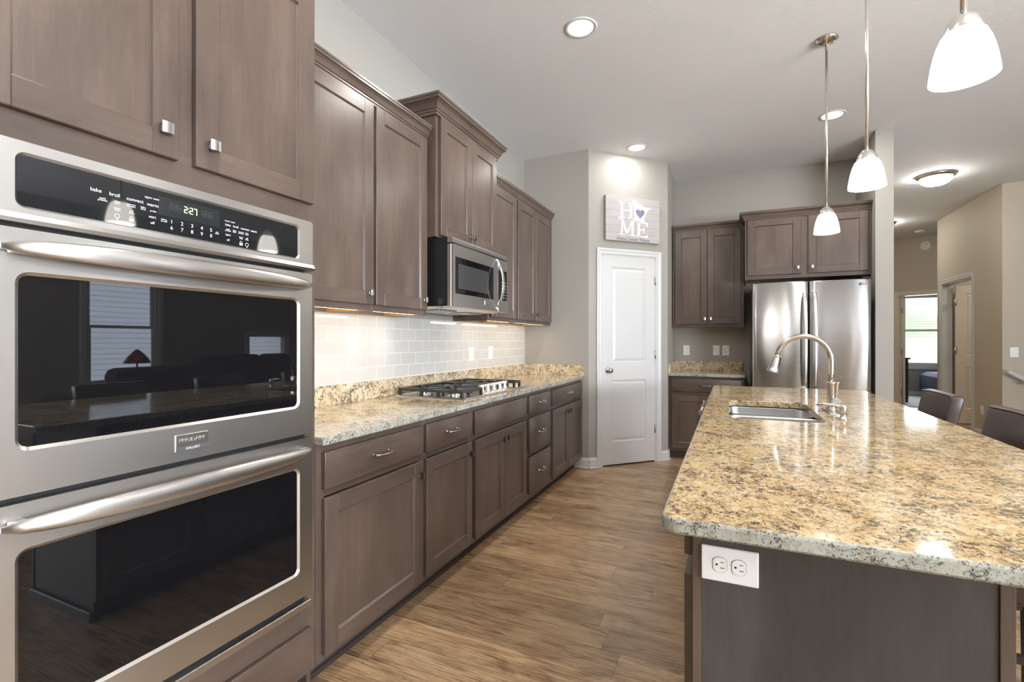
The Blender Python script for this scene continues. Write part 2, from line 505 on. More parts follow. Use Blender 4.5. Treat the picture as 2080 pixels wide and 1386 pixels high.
class B:
    def __init__(s, f=ident):
        s.bm = bmesh.new()
        s.f = f

    def _verts(s, pts):
        return [s.bm.verts.new(s.f(*p)) for p in pts]

    def box(s, a, b, bev=0.0, mat=0, seg=1):
        t = bmesh.new()
        xs, ys, zs = sorted((a[0], b[0])), sorted((a[1], b[1])), sorted((a[2], b[2]))
        vs = [t.verts.new((x, y, z)) for x in xs for y in ys for z in zs]
        for q in ((0, 1, 3, 2), (4, 6, 7, 5), (0, 4, 5, 1), (2, 3, 7, 6), (0, 2, 6, 4), (1, 5, 7, 3)):
            t.faces.new([vs[i] for i in q])
        if bev > 0:
            bmesh.ops.bevel(t, geom=list(t.edges), offset=bev, segments=seg, affect='EDGES', profile=0.5)
        s._merge(t, mat, seg > 1)
        return s

    def _merge(s, t, mat=0, smooth=False):
        mp = {}
        for v in t.verts:
            mp[v] = s.bm.verts.new(s.f(*v.co))
        for f in t.faces:
            try:
                nf = s.bm.faces.new([mp[v] for v in f.verts])
            except ValueError:
                continue
            nf.material_index = mat
            nf.smooth = smooth or f.smooth
        t.free()

    def loft(s, loops, cap0=True, cap1=True, closed=False, mat=0, smooth=False, ring=True):
        L = [s._verts(l) for l in loops]
        n = len(L[0])
        pairs = list(zip(L[:-1], L[1:])) + ([(L[-1], L[0])] if closed else [])
        for a, b in pairs:
            for i in range(n if ring else n - 1):
                j = (i + 1) % n
                try:
                    f = s.bm.faces.new((a[i], a[j], b[j], b[i]))
                    f.smooth = smooth
                    f.material_index = mat
                except ValueError:
                    pass
        if not closed:
            for c, l in ((cap0, L[0]), (cap1, L[-1])):
                if c:
                    try:
                        f = s.bm.faces.new(l)
                        f.material_index = mat
                    except ValueError:
                        pass
        return s

    def prism(s, poly, axis, a, b, mat=0, smooth=False):
        """poly in the two other axes (in u,v,n order), extruded along axis 0/1/2 from a to b"""
        def put(p, h):
            q = list(p)
            q.insert(axis, h)
            return tuple(q)
        return s.loft([[put(p, a) for p in poly], [put(p, b) for p in poly]], mat=mat, smooth=smooth)

    def lathe(s, prof, c=(0, 0, 0), axis=2, seg=24, mat=0, smooth=True, cap=True):
        loops = []
        for r, h in prof:
            l = []
            for i in range(seg):
                a = 2 * PI * i / seg
                p = [r * math.cos(a), r * math.sin(a)]
                p.insert(axis, h)
                l.append((c[0] + p[0], c[1] + p[1], c[2] + p[2]))
            loops.append(l)
        return s.loft(loops, cap, cap, mat=mat, smooth=smooth)

    def tube(s, path, r, seg=10, mat=0, caps=True, ratio=1.0):
        P = [Vector(p) for p in path]
        rs = r if hasattr(r, '__len__') else [r] * len(P)
        loops = []
        up = None
        for i, p in enumerate(P):
            d = (P[min(i + 1, len(P) - 1)] - P[max(i - 1, 0)]).normalized()
            if up is None:
                up = Vector((0, 0, 1)) if abs(d.z) < 0.9 else Vector((1, 0, 0))
            x = d.cross(up)
            if x.length < 1e-5:
                x = d.orthogonal()
            x.normalize()
            y = x.cross(d).normalized()
            up = y
            loops.append([tuple(p + (x * math.cos(2 * PI * k / seg) + y * math.sin(2 * PI * k / seg) * ratio) * rs[i]) for k in range(seg)])
        return s.loft(loops, caps, caps, mat=mat, smooth=True)

    def rrect_slab(s, r, n0, n1, rad, mat=0, bev=0.0, seg=5):
        u0, u1, v0, v1 = r
        lo = [(p[0], p[1], n0) for p in rrect(u0, u1, v0, v1, rad, seg)]
        if bev:
            a = [(p[0], p[1], n1 - bev) for p in rrect(u0, u1, v0, v1, rad, seg)]
            b = [(p[0], p[1], n1) for p in rrect(u0 + bev, u1 - bev, v0 + bev, v1 - bev, max(rad - bev, 0.0005), seg)]
            return s.loft([lo, a, b], mat=mat)
        return s.loft([lo, [(p[0], p[1], n1) for p in rrect(u0, u1, v0, v1, rad, seg)]], mat=mat)

    def text(s, txt, size, u, v, n, align='CENTER', mat=0, ext=0.0003, flip=False, xs=1.0):
        cu = bpy.data.curves.new('t', 'FONT')
        cu.body = txt
        cu.size = size
        cu.align_x = align
        cu.align_y = 'CENTER'
        cu.extrude = ext
        cu.resolution_u = 3
        o = bpy.data.objects.new('t', cu)
        COL.objects.link(o)
        me = bpy.data.meshes.new_from_object(o)
        t = bmesh.new()
        t.from_mesh(me)
        for vv in t.verts:
            x, y, z = vv.co
            vv.co = (u + x * xs * (-1 if flip else 1), v + y, n + z)
        bpy.data.objects.remove(o)
        bpy.data.curves.remove(cu)
        bpy.data.meshes.remove(me)
        s._merge(t, mat)
        return s

    def mesh(s, name, mats, off=Vector((0, 0, 0))):
        bmesh.ops.remove_doubles(s.bm, verts=s.bm.verts, dist=1e-6)
        bmesh.ops.recalc_face_normals(s.bm, faces=s.bm.faces)
        for v in s.bm.verts:
            v.co -= off
        me = bpy.data.meshes.new(name)
        s.bm.to_mesh(me)
        s.bm.free()
        for m in (mats if isinstance(mats, (list, tuple)) else [mats]):
            me.materials.append(m)
        return me

    def build(s, name, mats, parent=None):
        off = ROOT.get(parent.name, Vector((0, 0, 0))) if parent else Vector((0, 0, 0))
        me = s.mesh(name, mats, off)
        o = bpy.data.objects.new(name, me)
        COL.objects.link(o)
        if parent:
            o.parent = parent
            ROOT[o.name] = off
        return o


def rrect(u0, u1, v0, v1, r, seg=5):
    pts = []
    for cx, cy, a0 in ((u1 - r, v0 + r, -PI / 2), (u1 - r, v1 - r, 0), (u0 + r, v1 - r, PI / 2), (u0 + r, v0 + r, PI)):
        for i in range(seg + 1):
            a = a0 + PI / 2 * i / seg
            pts.append((cx + r * math.cos(a), cy + r * math.sin(a)))
    return pts


def thing(name, label, cat, loc=(0, 0, 0), group=None, rotz=0.0, local=False):
    o = bpy.data.objects.new(name, None)
    COL.objects.link(o)
    o.location = loc
    o.rotation_euler = (0, 0, rotz)
    o.empty_display_size = 0.1
    o['label'] = label
    o['category'] = cat
    if group:
        o['group'] = group
    ROOT[o.name] = Vector((0, 0, 0)) if local else Vector(loc)
    return o


def tag(o, label, cat, group=None, kind=None):
    o['label'] = label
    o['category'] = cat
    if group:
        o['group'] = group
    if kind:
        o['kind'] = kind
    return o


def struct(o, label=None, cat=None):
    o['kind'] = 'structure'
    if label:
        o['label'] = label
    if cat:
        o['category'] = cat
    return o


def instance(name, me, parent, pos, rot=(0, 0, 0)):
    """one more object on shared mesh data, pos in world space (or root space for rotated roots)"""
    o = bpy.data.objects.new(name, me)
    COL.objects.link(o)
    off = ROOT[parent.name]
    o.parent = parent
    o.location = Vector(pos) - off
    o.rotation_euler = rot
    ROOT[o.name] = off
    return o


def slab(name, a, b, mat, label=None, cat=None):
    return struct(B().box(a, b).build(name, mat), label, cat)


# ---------------------------------------------------------------- room shell
XL, ZC = -1.966, 3.14
YA = 4.645                       # alcove wall at the end of the long run
PA, PB = Vector((-1.279, 4.645)), Vector((-0.614, 5.323))   # ends of the diagonal pantry wall
YB = 6.022                       # wall behind the refrigerator
XR, YR = 5.5, -3.6               # living room side and rear walls
YS = 7.70                        # stair wall

slab('floor', (-2.2, -3.8, -0.12), (5.66, 14.0, 0.0), FLOOR, 'wood look plank floor with knots running across the kitchen aisle', 'floor')
slab('ceiling', (-2.2, -3.8, ZC), (5.66, 14.0, ZC + 0.12), CEIL, 'white ceiling with light knockdown texture', 'ceiling')
slab('wall_left', (XL - 0.14, -3.8, 0), (XL, YA + 0.12, ZC), WALL, 'greige wall behind the long run of cabinets', 'wall')
slab('wall_alcove', (XL, YA, 0), (PA.x, YA + 0.12, ZC), WALL, 'greige end wall beside the pantry corner', 'wall')
slab('wall_pantry_return', (PB.x - 0.12, PB.y, 0), (PB.x, YB + 0.12, ZC), WALL, 'short greige return wall right of the pantry door', 'wall')
slab('wall_back', (PB.x, YB, 0), (1.17, YB + 0.12, ZC), WALL, 'greige wall behind refrigerator and small counter', 'wall')
slab('wall_pier', (1.17, 5.281, 0), (1.303, YB + 0.12, ZC), WALL, 'greige wall end standing right of the refrigerator', 'wall')
slab('wall_hall_left', (1.183, YB + 0.12, 0), (1.303, 12.2, ZC), WALLH, 'hall wall running on behind the wall end', 'wall')
slab('wall_rear_left', (-2.1, YR - 0.14, 0), (0.10, YR, ZC), WALLR)
slab('wall_stair', (3.07, YS, 0), (XR + 0.14, YS + 0.12, ZC), WALLH, 'beige stair wall carrying the light switch and handrail', 'wall')


def wall_with_opening(name, f, u0, u1, n0, n1, openings, mat, label=None):
    """vertical wall in (u,v,n) with door/window openings (ua, ub, va, vb)"""
    b = B(f)
    cuts = sorted(openings)
    u = u0
    for ua, ub, va, vb in cuts:
        if ua > u:
            b.box((u, 0, n0), (ua, ZC, n1))
        if va > 0:
            b.box((ua, 0, n0), (ub, va, n1))
        b.box((ua, vb, n0), (ub, ZC, n1))
        u = ub
    b.box((u, 0, n0), (u1, ZC, n1))
    return struct(b.build(name, mat), label, 'wall' if label else None)


# diagonal pantry wall (local frame: u along wall, n toward the kitchen)
dv = (PB - PA)
DL = dv.length
dv.normalize()
DA = math.atan2(dv.y, dv.x)


def diag(u, v, n):
    return (PA.x + dv.x * u + dv.y * n, PA.y + dv.y * u - dv.x * n, v)


wall_with_opening('wall_pantry', diag, 0, DL, -0.12, 0, [(0.148, 0.795, 0, 2.118)], WALL, 'angled greige wall holding the pantry door')

# rear wall with glazed door and window, side wall with windows
rear = lambda u, v, n: (u, YR + n, v)
side = lambda u, v, n: (XR - n, u, v)
wall_with_opening('wall_rear', rear, 0.10, XR + 0.14, -0.14, 0, [(1.02, 1.52, 0.10, 2.66), (2.75, 3.50, 0.04, 2.66)], WALLR)
wall_with_opening('wall_right', side, YR - 0.14, YS, -0.14, 0, [(-3.0, 0.9, 0.62, 2.56), (3.68, 4.61, 0.62, 2.30), (6.16, 7.0, 0.80, 1.36)], WALL)
# hall right wall with closet doorway
hr = lambda u, v, n: (2.95 - n, u, v)
wall_with_opening('wall_hall_right', hr, YS, 9.71, -0.12, 0, [(8.49, 9.52, 0, 2.118)], WALLH, 'beige hall wall with the open closet doorway')
slab('wall_closet', (3.07, 9.62, 0), (5.52, 9.71, ZC), WALLH)
# angled wall at the hall end with the bedroom doorway
HA = Vector((2.777, 11.30)); hv = Vector((0.513, -0.36)).normalized()
HANG = math.atan2(hv.y, hv.x)


def hallend(u, v, n):
    return (HA.x + hv.x * u + hv.y * n, HA.y + hv.y * u - hv.x * n, v)


wall_with_opening('wall_hall_end', hallend, -1.9, 2.2, -0.12, 0, [(0.085, 0.90, 0, 2.10)], WALLH, 'tan wall at the hall end above the bedroom door')
# bedroom far wall with window
bedf = lambda u, v, n: (u, 13.80 - n, v)
wall_with_opening('wall_bedroom', bedf, 1.2, 5.66, -0.14, 0, [(3.30, 4.75, 0.68, 2.30)], WALLB, 'grey bedroom wall below the bright window')
slab('carpet', (1.35, 11.45, 0.0), (5.5, 13.79, 0.012), plain('grey_carpet', lin(176, 176, 178), 0.95, noise=0.15, nscale=300, bump=0.3), 'pale grey carpet in the far bedroom', 'carpet')


slab('wall_bedroom_right', (5.52, YS + 0.12, 0), (5.66, 14.0, ZC), WALLB)
slab('wall_bedroom_left', (1.06, 12.2, 0), (1.2, 14.0, ZC), WALLB)


slab('wall_pantry_left', (XL - 0.14, YA + 0.12, 0), (XL, YB + 0.12, ZC), WALL)
slab('wall_pantry_back', (XL, YB, 0), (PB.x - 0.12, YB + 0.12, ZC), WALL)
lamp('closet_fill', 'POINT', (4.2, 8.55, 2.7), 22, WARM, 0.08)  # added fill without a fixture, brightens the closet room
# baseboards
def baseboard(name, f, u0, u1, label=None, h=0.105):
    prof = [(0.0, 0.0), (0.0, 0.016), (h * 0.78, 0.016), (h * 0.86, 0.011), (h * 0.95, 0.009), (h, 0.004), (h, 0.0)]
    b = B(f)
    b.loft([[(u0, v, n) for v, n in prof], [(u1, v, n) for v, n in prof]])
    b.box((u0, 0, 0.016), (u1, 0.018, 0.028), 0.004)
    return struct(b.build(name, WHITE), label, 'baseboard' if label else None)


baseboard('baseboard_pantry', diag, -0.004, 0.087, 'white baseboard left of the pantry door casing')
baseboard('baseboard_pantry_right', diag, 0.856, DL + 0.006, 'white baseboard right of the pantry door casing')
baseboard('baseboard_alcove', lambda u, v, n: (u, YA - n, v), -1.43, PA.x, 'white baseboard under the end of the base cabinets')
baseboard('baseboard_return', lambda u, v, n: (PB.x + n, u, v), PB.y - 0.01, 5.40)
baseboard('baseboard_pier', lambda u, v, n: (u, 5.281 - n, v), 1.17, 1.303)
baseboard('baseboard_hall', hr, YS, 8.40, 'white baseboard on the hall wall behind the stools')
baseboard('baseboard_stair', lambda u, v, n: (u, YS - n, v), 2.95, XR)
baseboard('baseboard_bedroom', bedf, 1.4, 5.5, 'white baseboard in the far bedroom')
baseboard('baseboard_side', side, YR, YS - 0.02)


# ---------------------------------------------------------------- door casings and doors
def casing(name, f, u0, u1, top, mat, label=None, w=0.062, depth=0.12):
    b = B(f)
    prof = [(0, 0), (0, 0.010), (0.010, 0.016), (0.030, 0.014), (0.048, 0.020), (w, 0.018), (w, 0)]   # from the opening outwards
    loops = []
    for side_, px in (('l0', None), ('l1', None), ('r1', None), ('r0', None)):
        l = []
        for d, n in prof:
            if side_ == 'l0': l.append((u0 - d, 0.0, n))
            if side_ == 'l1': l.append((u0 - d, top + d, n))
            if side_ == 'r1': l.append((u1 + d, top + d, n))
            if side_ == 'r0': l.append((u1 + d, 0.0, n))
        loops.append(l)
    b.loft(loops)
    j = 0.012
    b.box((u0, 0, -depth), (u0 + j, top, 0.004))
    b.box((u1 - j, 0, -depth), (u1, top, 0.004))
    b.box((u0, top - j, -depth), (u1, top, 0.004))
    b.box((u0 + j, 0, -depth + 0.03), (u0 + j + 0.01, top - j, -0.05))
    return struct(b.build(name, mat), label, 'door casing' if label else None)


casing('trim_1', diag, 0.148, 0.795, 2.118, WHITE, 'white casing around the pantry door')
casing('trim_2', hr, 8.49, 9.52, 2.118, WHITE, 'white casing around the closet doorway in the hall')
casing('trim_3', hallend, 0.085, 0.90, 2.10, ALMOND, 'cream casing around the far bedroom doorway')


def panel_door(f, w, h, t, name, mat, parent):
    """two raised panels; local u 0..w, v 0..h, n 0..t (front at n=t)"""
    b = B(f)
    s = 0.113
    rails = [(0, 0.225), (0.845, 1.022), (h - 0.113, h)]
    b.box((0, 0, 0), (w, h, t - 0.012))
    b.box((0, 0, t - 0.012), (s, h, t)).box((w - s, 0, t - 0.012), (w, h, t))
    for a, c in rails:
        b.box((s, a, t - 0.012), (w - s, c, t))
    for a, c in ((0.225, 0.845), (1.022, h - 0.113)):
        u0, u1 = s, w - s
        q = lambda d, n: [(u0 + d, a + d, n), (u1 - d, a + d, n), (u1 - d, c - d, n), (u0 + d, c - d, n)]
        b.loft([q(0.0, t - 0.0005), q(0.010, t - 0.009), q(0.018, t - 0.009), q(0.040, t - 0.002)], cap0=False)
    return b.build(name, mat, parent)


def hinge(f, name, parent, mat=NICKEL):
    b = B(f)
    b.box((-0.012, -0.045, 0), (0.006, 0.045, 0.002))
    b.tube([f0 for f0 in ((0, -0.047, 0.006), (0, 0.047, 0.006))], 0.0055, 8)
    return b


pd = thing('door_1', 'closed white two panel pantry door with a round knob', 'door', (PA.x, PA.y, 0))
pd['kind'] = 'structure'
PDO = lambda u, v, n: diag(0.153 + u, 0.016 + v, -0.034 + n)
panel_door(PDO, 0.632, 2.094, 0.035, 'door_panel', WHITE, pd)
for hz in (0.347, 1.116, 1.880):
    hinge(lambda u, v, n, hz=hz: diag(0.790 + u, hz + v, 0.001 + n), 'hinge', pd).build('hinge', NICKEL, pd)
kb = B(lambda u, v, n: diag(0.222 + u, 0.962 + v, 0.001 + n))
kb.lathe([(0.030, 0), (0.031, 0.004), (0.026, 0.008), (0.012, 0.010), (0.011, 0.026), (0.020, 0.032), (0.0265, 0.042), (0.0265, 0.052), (0.020, 0.060), (0.004, 0.063)], axis=2, seg=20)
kb.build('door_knob', NICKEL, pd)

# closet door standing open inside, hinged on the far jamb
cdoor = thing('door_2', 'cream closet door standing open in the hall doorway', 'door', (3.09, 9.50, 0))
cdoor['kind'] = 'structure'
cf = lambda u, v, n: (3.088 + u, 9.455 - n + 0.02, 0.012 + v)
panel_door(cf, 0.80, 2.07, 0.036, 'door_panel', ALMOND, cdoor)
for hz in (0.30, 1.10, 1.83):
    bb = B()
    bb.box((3.060, 9.425, hz - 0.05), (3.092, 9.438, hz + 0.05))
    bb.tube([(3.076, 9.420, hz - 0.05), (3.076, 9.420, hz + 0.05)], 0.006, 8)
    bb.build('hinge', NICKEL, cdoor)

# bedroom door folded open inside the room, seen edge on
bdoor = thing('door_3', 'cream bedroom door swung open against its left jamb', 'door', (HA.x, HA.y, 0))
bdoor['kind'] = 'structure'
bh = hallend(0.108, 0, -0.125)
bdx, bdy = math.sin(math.radians(11.5)), math.cos(math.radians(11.5))
bf = lambda u, v, n: (bh[0] + bdx * u + bdy * 0 + bdy * n, bh[1] + bdy * u - bdx * n, 0.012 + v)
panel_door(bf, 0.76, 2.06, 0.035, 'door_panel', ALMOND, bdoor)
for hz in (0.30, 1.05, 1.82):
    bb = B(lambda u, v, n, hz=hz: hallend(0.098 + u, hz + v, -0.05 + n))
    bb.box((0, -0.05, -0.075), (0.012, 0.05, 0.0))
    bb.build('hinge', NICKEL, bdoor)


# ---------------------------------------------------------------- windows
def window(name, f, u0, u1, v0, v1, label, sash=True, mat=WHITE, cased=True):
    w = thing(name, label, 'window', f(u0, v0, 0), None)
    w['kind'] = 'structure'
    b = B(f)
    j = 0.03
    for a, c in (((u0, v0, -0.12), (u0 + j, v1, 0.0)), ((u1 - j, v0, -0.12), (u1, v1, 0.0)), ((u0, v1 - j, -0.12), (u1, v1, 0.0)), ((u0, v0, -0.12), (u1, v0 + j, 0.0))):
        b.box(a, c)
    if cased:
        k = 0.07
        b.box((u0 - k, v0 - k, 0), (u0, v1 + k, 0.018), 0.003).box((u1, v0 - k, 0), (u1 + k, v1 + k, 0.018), 0.003)
        b.box((u0, v1, 0), (u1, v1 + k, 0.018), 0.003).box((u0, v0 - k, 0), (u1, v0, 0.018), 0.003)
    b.build('frame', mat, w)
    vm = (v0 + v1) / 2
    if sash:
        for k, (a, c, nn) in enumerate(((v0 + j, vm + 0.02, -0.055), (vm - 0.02, v1 - j, -0.085))):
            s = B(f)
            t = 0.042
            s.box((u0 + j, a, nn), (u0 + j + t, c, nn + 0.03)).box((u1 - j - t, a, nn), (u1 - j, c, nn + 0.03))
            s.box((u0 + j + t, a, nn), (u1 - j - t, a + t, nn + 0.03)).box((u0 + j + t, c - t, nn), (u1 - j - t, c, nn + 0.03))
            so = s.build('sash', mat, w)
            B(f).box((u0 + j + t, a + t, nn + 0.012), (u1 - j - t, c - t, nn + 0.016)).build('pane', PANE, so)
    else:
        B(f).box((u0 + j, v0 + j, -0.06), (u1 - j, v1 - j, -0.055)).build('pane', PANE, w)
    return w


window('window_1', side, 3.68, 4.61, 0.62, 2.30, 'white double hung living room window reflected in the upper oven glass')
window('window_2', side, 6.16, 7.0, 0.80, 1.36, 'small low window reflected at the right of the upper oven glass', sash=False)
window('window_3', bedf, 3.30, 4.75, 0.68, 2.30, 'bright double hung window in the far bedroom')
window('window_added', side, -3.0, 0.9, 0.62, 2.56, 'wide unseen window beside the camera added to hold the fill lamp', sash=False)  # added opening out of view, made for the side fill
window('window_5', rear, 1.02, 1.52, 0.10, 2.66, 'living room window behind the camera')
window('window_6', rear, 2.75, 3.50, 0.04, 2.66, 'glazed patio door behind the camera', sash=False)

# ---------------------------------------------------------------- hardware shared meshes
def knob_mesh(f):
    b = B(f)
    b.box((-0.0075, -0.0075, 0), (0.0075, 0.0075, 0.004), 0.0006)
    prof = [(-0.0055, 0.003)]
    for i in range(6):
        t = i / 5
        prof.append((-0.0055 - 0.0095 * t ** 2.2, 0.005 + 0.0145 * t))
    for i in range(7):
        t = -1 + 2 * i / 6
        prof.append((0.015 * t, 0.0215 + 0.004 * (1 - t * t)))
    for i in range(6):
        t = 1 - i / 5
        prof.append((0.0055 + 0.0095 * t ** 2.2, 0.005 + 0.0145 * t))
    prof.append((0.0055, 0.003))
    def put(h, sc): return [(p[0] * sc, h, p[1] if p[1] < 0.02 else 0.0205 + (p[1] - 0.0205)) for p in prof]
    b.loft([put(-0.0145, 1.0), put(0.0145, 1.0)])
    return b


KNOB_L = knob_mesh(on_left(0)).mesh('knob', PEWTER)
KNOB_B = knob_mesh(on_back(0)).mesh('knob', PEWTER)


def pull_mesh(f, half=0.048):
    b = B(f)
    for s in (-1, 1):
        b.lathe([(0.0095, 0), (0.010, 0.003), (0.0065, 0.006), (0.0055, 0.016), (0.0062, 0.022)], (s * half, 0.0, 0), axis=2, seg=12)
    path, rs = [], []
    for i in range(13):
        t = -1 + 2 * i / 12
        path.append((half * 1.06 * t, -0.004 * (1 - t * t), 0.022 + 0.009 * (1 - t * t)))
        rs.append(0.0045 + 0.0016 * (1 - abs(t)) + (0.0012 if abs(abs(t) - 0.66) < 0.1 else 0))
    b.tube(path, rs, 10)
    return b


PULL_L = pull_mesh(on_left(0)).mesh('pull', PEWTER)
PULL_B = pull_mesh(on_back(0)).mesh('pull', PEWTER)

# ---------------------------------------------------------------- cabinet builders
FR = [WOODV, WOODH, MAPLE, TOE]


def shaker(f, u0, u1, v0, v1, parent, st=0.066, name='door'):
    b = B(f)
    t, bv = 0.020, 0.0022
    b.box((u0, v0, 0), (u0 + st, v1, t), bv, 0).box((u1 - st, v0, 0), (u1, v1, t), bv, 0)
    b.box((u0 + st - 0.001, v0, 0), (u1 - st + 0.001, v0 + st, t), bv, 1).box((u0 + st - 0.001, v1 - st, 0), (u1 - st + 0.001, v1, t), bv, 1)
    b.box((u0 + st - 0.002, v0 + st - 0.002, 0.002), (u1 - st + 0.002, v1 - st + 0.002, 0.0115), 0, 0)
    a0, a1, c0, c1 = u0 + st, u1 - st, v0 + st, v1 - st
    q = lambda d, n: [(a0 + d, c0 + d, n), (a1 - d, c0 + d, n), (a1 - d, c1 - d, n), (a0 + d, c1 - d, n)]
    b.loft([q(-0.0005, 0.0165), q(0.0045, 0.0115)], False, False)
    return b.build(name, FR, parent)


def slabfront(f, u0, u1, v0, v1, parent, name='drawer'):
    b = B(f)
    b.box((u0, v0, 0), (u1, v1, 0.020), 0.003, 1, 2)
    return b.build(name, FR, parent)


def carcass(f, u0, u1, v0, v1, depth, parent, stile=0.04, toe=0.0, open_bottom=False, rails=(), mull=()):
    """face frame + box; front face of the frame at n=0"""
    b = B(f)
    b.box((u0, v0, -0.02), (u0 + stile, v1, 0), 0.0008, 0).box((u1 - stile, v0, -0.02), (u1, v1, 0), 0.0008, 0)
    b.box((u0 + stile, v1 - 0.045, -0.02), (u1 - stile, v1, 0), 0, 1)
    b.box((u0 + stile, v0, -0.02), (u1 - stile, v0 + 0.04, 0), 0, 1)
    for a, c in mull:
        b.box((a, v0 + 0.04, -0.02), (c, v1 - 0.045, 0), 0, 0)
    for a, c in rails:
        b.box((u0 + stile, a, -0.02), (u1 - stile, c, 0), 0, 1)
    o = b.build('face_frame', FR, parent)
    c = B(f)
    e = 0.0015
    zb = v0 + (0.032 if open_bottom else 0.0)
    c.box((u0 + e, v0, -depth), (u0 + 0.006, v1, -0.02), 0, 0).box((u1 - 0.006, v0, -depth), (u1 - e, v1, -0.02), 0, 0)
    c.box((u0 + 0.006, v0 + 0.001, -depth), (u0 + 0.018, v1, -0.02), 0, 2).box((u1 - 0.018, v0 + 0.001, -depth), (u1 - 0.006, v1, -0.02), 0, 2)
    c.box((u0 + 0.018, zb, -depth), (u1 - 0.018, zb + 0.014, -0.02), 0, 2)
    c.box((u0 + 0.018, v1 - 0.016, -depth), (u1 - 0.018, v1 - 0.001, -0.02), 0, 0)
    c.box((u0 + 0.018, zb, -depth), (u1 - 0.018, v1 - 0.016, -depth + 0.008), 0, 2)
    c.build('cabinet_box', FR, parent)
    if toe:
        k = B(f)
        k.box((u0, 0.0, -0.085), (u1, v0, -0.068), 0, 3)
        k.box((u0, 0.0, -0.068), (u1, 0.022, -0.060), 0.003, 3)
        k.build('toe_kick', FR, parent)
    return o


CROWN = [(0.0, 0.0), (0.010, 0.0), (0.010, 0.010), (0.015, 0.013), (0.015, 0.021), (0.020, 0.024), (0.0225, 0.032), (0.028, 0.044), (0.037, 0.053), (0.044, 0.056), (0.044, 0.066), (0.048, 0.068), (0.048, 0.078), (0.0, 0.078)]


def crown(f, pts, z, parent, scale=1.0):
    """pts: polyline in (u,n); the moulding grows to the right-hand side normal, mitred at corners"""
    P = [Vector(p) for p in pts]
    loops = []
    for i, p in enumerate(P):
        ns = []
        if i > 0:
            d = (P[i] - P[i - 1]).normalized(); ns.append(Vector((-d.y, d.x)))
        if i < len(P) - 1:
            d = (P[i + 1] - P[i]).normalized(); ns.append(Vector((-d.y, d.x)))
        m = ns[0] if len(ns) == 1 else (ns[0] + ns[1]) / (1 + ns[0].dot(ns[1]))
        loops.append([(p.x + m.x * a * scale, z + h * scale, p.y + m.y * a * scale) for a, h in CROWN])
    b = B(f)
    b.loft(loops)
    return b.build('crown_moulding', [WOODH], parent)


LB, LU, LM = -1.356, -1.661, -1.595      # face planes: base and tall, uppers, microwave cabinet
BASE_TOP = 0.884


def base_cab(label, y0, y1, spec, group='base cabinets under the long granite counter', face=LB, frame=on_left, depth=0.606, knob=KNOB_L, pull=PULL_L, name='base_cabinet'):
    f = frame(face)
    p = f((y0 + y1) / 2, 0, 0)
    t = thing(name, label, 'cabinet', (p[0], p[1], 0), group)
    rails = [(0.690, 0.716)] + ([(0.408, 0.434)] if spec.get('three') else [])
    carcass(f, y0, y1, 0.092, BASE_TOP - 0.0005, depth, t, toe=0.1, rails=rails)
    front = on_left(face) if frame is on_left else on_back(face)
    for (u0, u1, v0, v1, pl) in spec.get('drawers', ()):
        d = slabfront(f, u0, u1, v0, v1, t, 'drawer' if pl else 'false_drawer_front')
        if pl:
            instance('pull', pull, d, f((u0 + u1) / 2, (v0 + v1) / 2 + 0.004, 0.020))
    for (u0, u1, v0, v1, ku) in spec.get('doors', ()):
        d = shaker(f, u0, u1, v0, v1, t)
        instance('knob', knob, d, f(ku, v1 - 0.06, 0.020))
    return t


DZ0, DZ1, PZ0, PZ1 = 0.118, 0.687, 0.720, 0.855
base_cab('dark stained base cabinet with one wide drawer and door next to the wall ovens', 1.287, 1.940, dict(drawers=[(1.315, 1.925, PZ0, PZ1, 1)], doors=[(1.315, 1.925, DZ0, DZ1, 1.895)]))
base_cab('narrower dark base cabinet with one drawer and door just before the cooktop', 1.940, 2.425, dict(drawers=[(1.957, 2.405, PZ0, PZ1, 1)], doors=[(1.957, 2.405, DZ0, DZ1, 2.376)]))
base_cab('dark base cabinet with two doors and plain false front below the cooktop', 2.425, 3.235, dict(drawers=[(2.445, 3.203, PZ0, PZ1, 0)], doors=[(2.445, 2.840, DZ0, DZ1, 2.812), (2.844, 3.203, DZ0, DZ1, 2.872)]))
base_cab('dark base cabinet with a stack of three drawers right of the cooktop', 3.235, 3.740, dict(three=1, drawers=[(3.262, 3.715, PZ0, PZ1, 1), (3.262, 3.715, 0.438, 0.690, 1), (3.262, 3.715, 0.136, 0.404, 1)]))
base_cab('dark base cabinet with one drawer over two doors beside the pantry corner', 3.740, 4.640, dict(drawers=[(3.763, 4.620, PZ0, PZ1, 1)], doors=[(3.763, 4.190, DZ0, DZ1, 4.160), (4.194, 4.620, DZ0, DZ1, 4.224)]))
base_cab('dark base cabinet under the small counter left of the refrigerator', -0.606, 0.118, dict(drawers=[(-0.578, 0.092, PZ0, PZ1, 1)], doors=[(-0.578, -0.245, DZ0, DZ1, -0.272), (-0.241, 0.092, DZ0, DZ1, -0.214)]), None, 5.412, on_back, 0.606, KNOB_B, PULL_B)


def upper_cab(label, y0, y1, doors, face=LU, frame=on_left, depth=0.303, z0=1.41, z1=2.490, group='upper cabinets on the long wall', knob=KNOB_L, crownpts=None, zc=2.452, name='upper_cabinet', cs=1.0, mull=()):
    f = frame(face)
    p = f((y0 + y1) / 2, z0, 0)
    t = thing(name, label, 'cabinet', p, group)
    carcass(f, y0, y1, z0, z1, depth, t, open_bottom=True, mull=mull)
    for (u0, u1, v0, v1, ku) in doors:
        d = shaker(f, u0, u1, v0, v1, t)
        instance('knob', knob, d, f(ku, v0 + 0.058, 0.020))
    crown(f, crownpts or [(y0, 0), (y1, 0)], zc, t, cs)
    return t


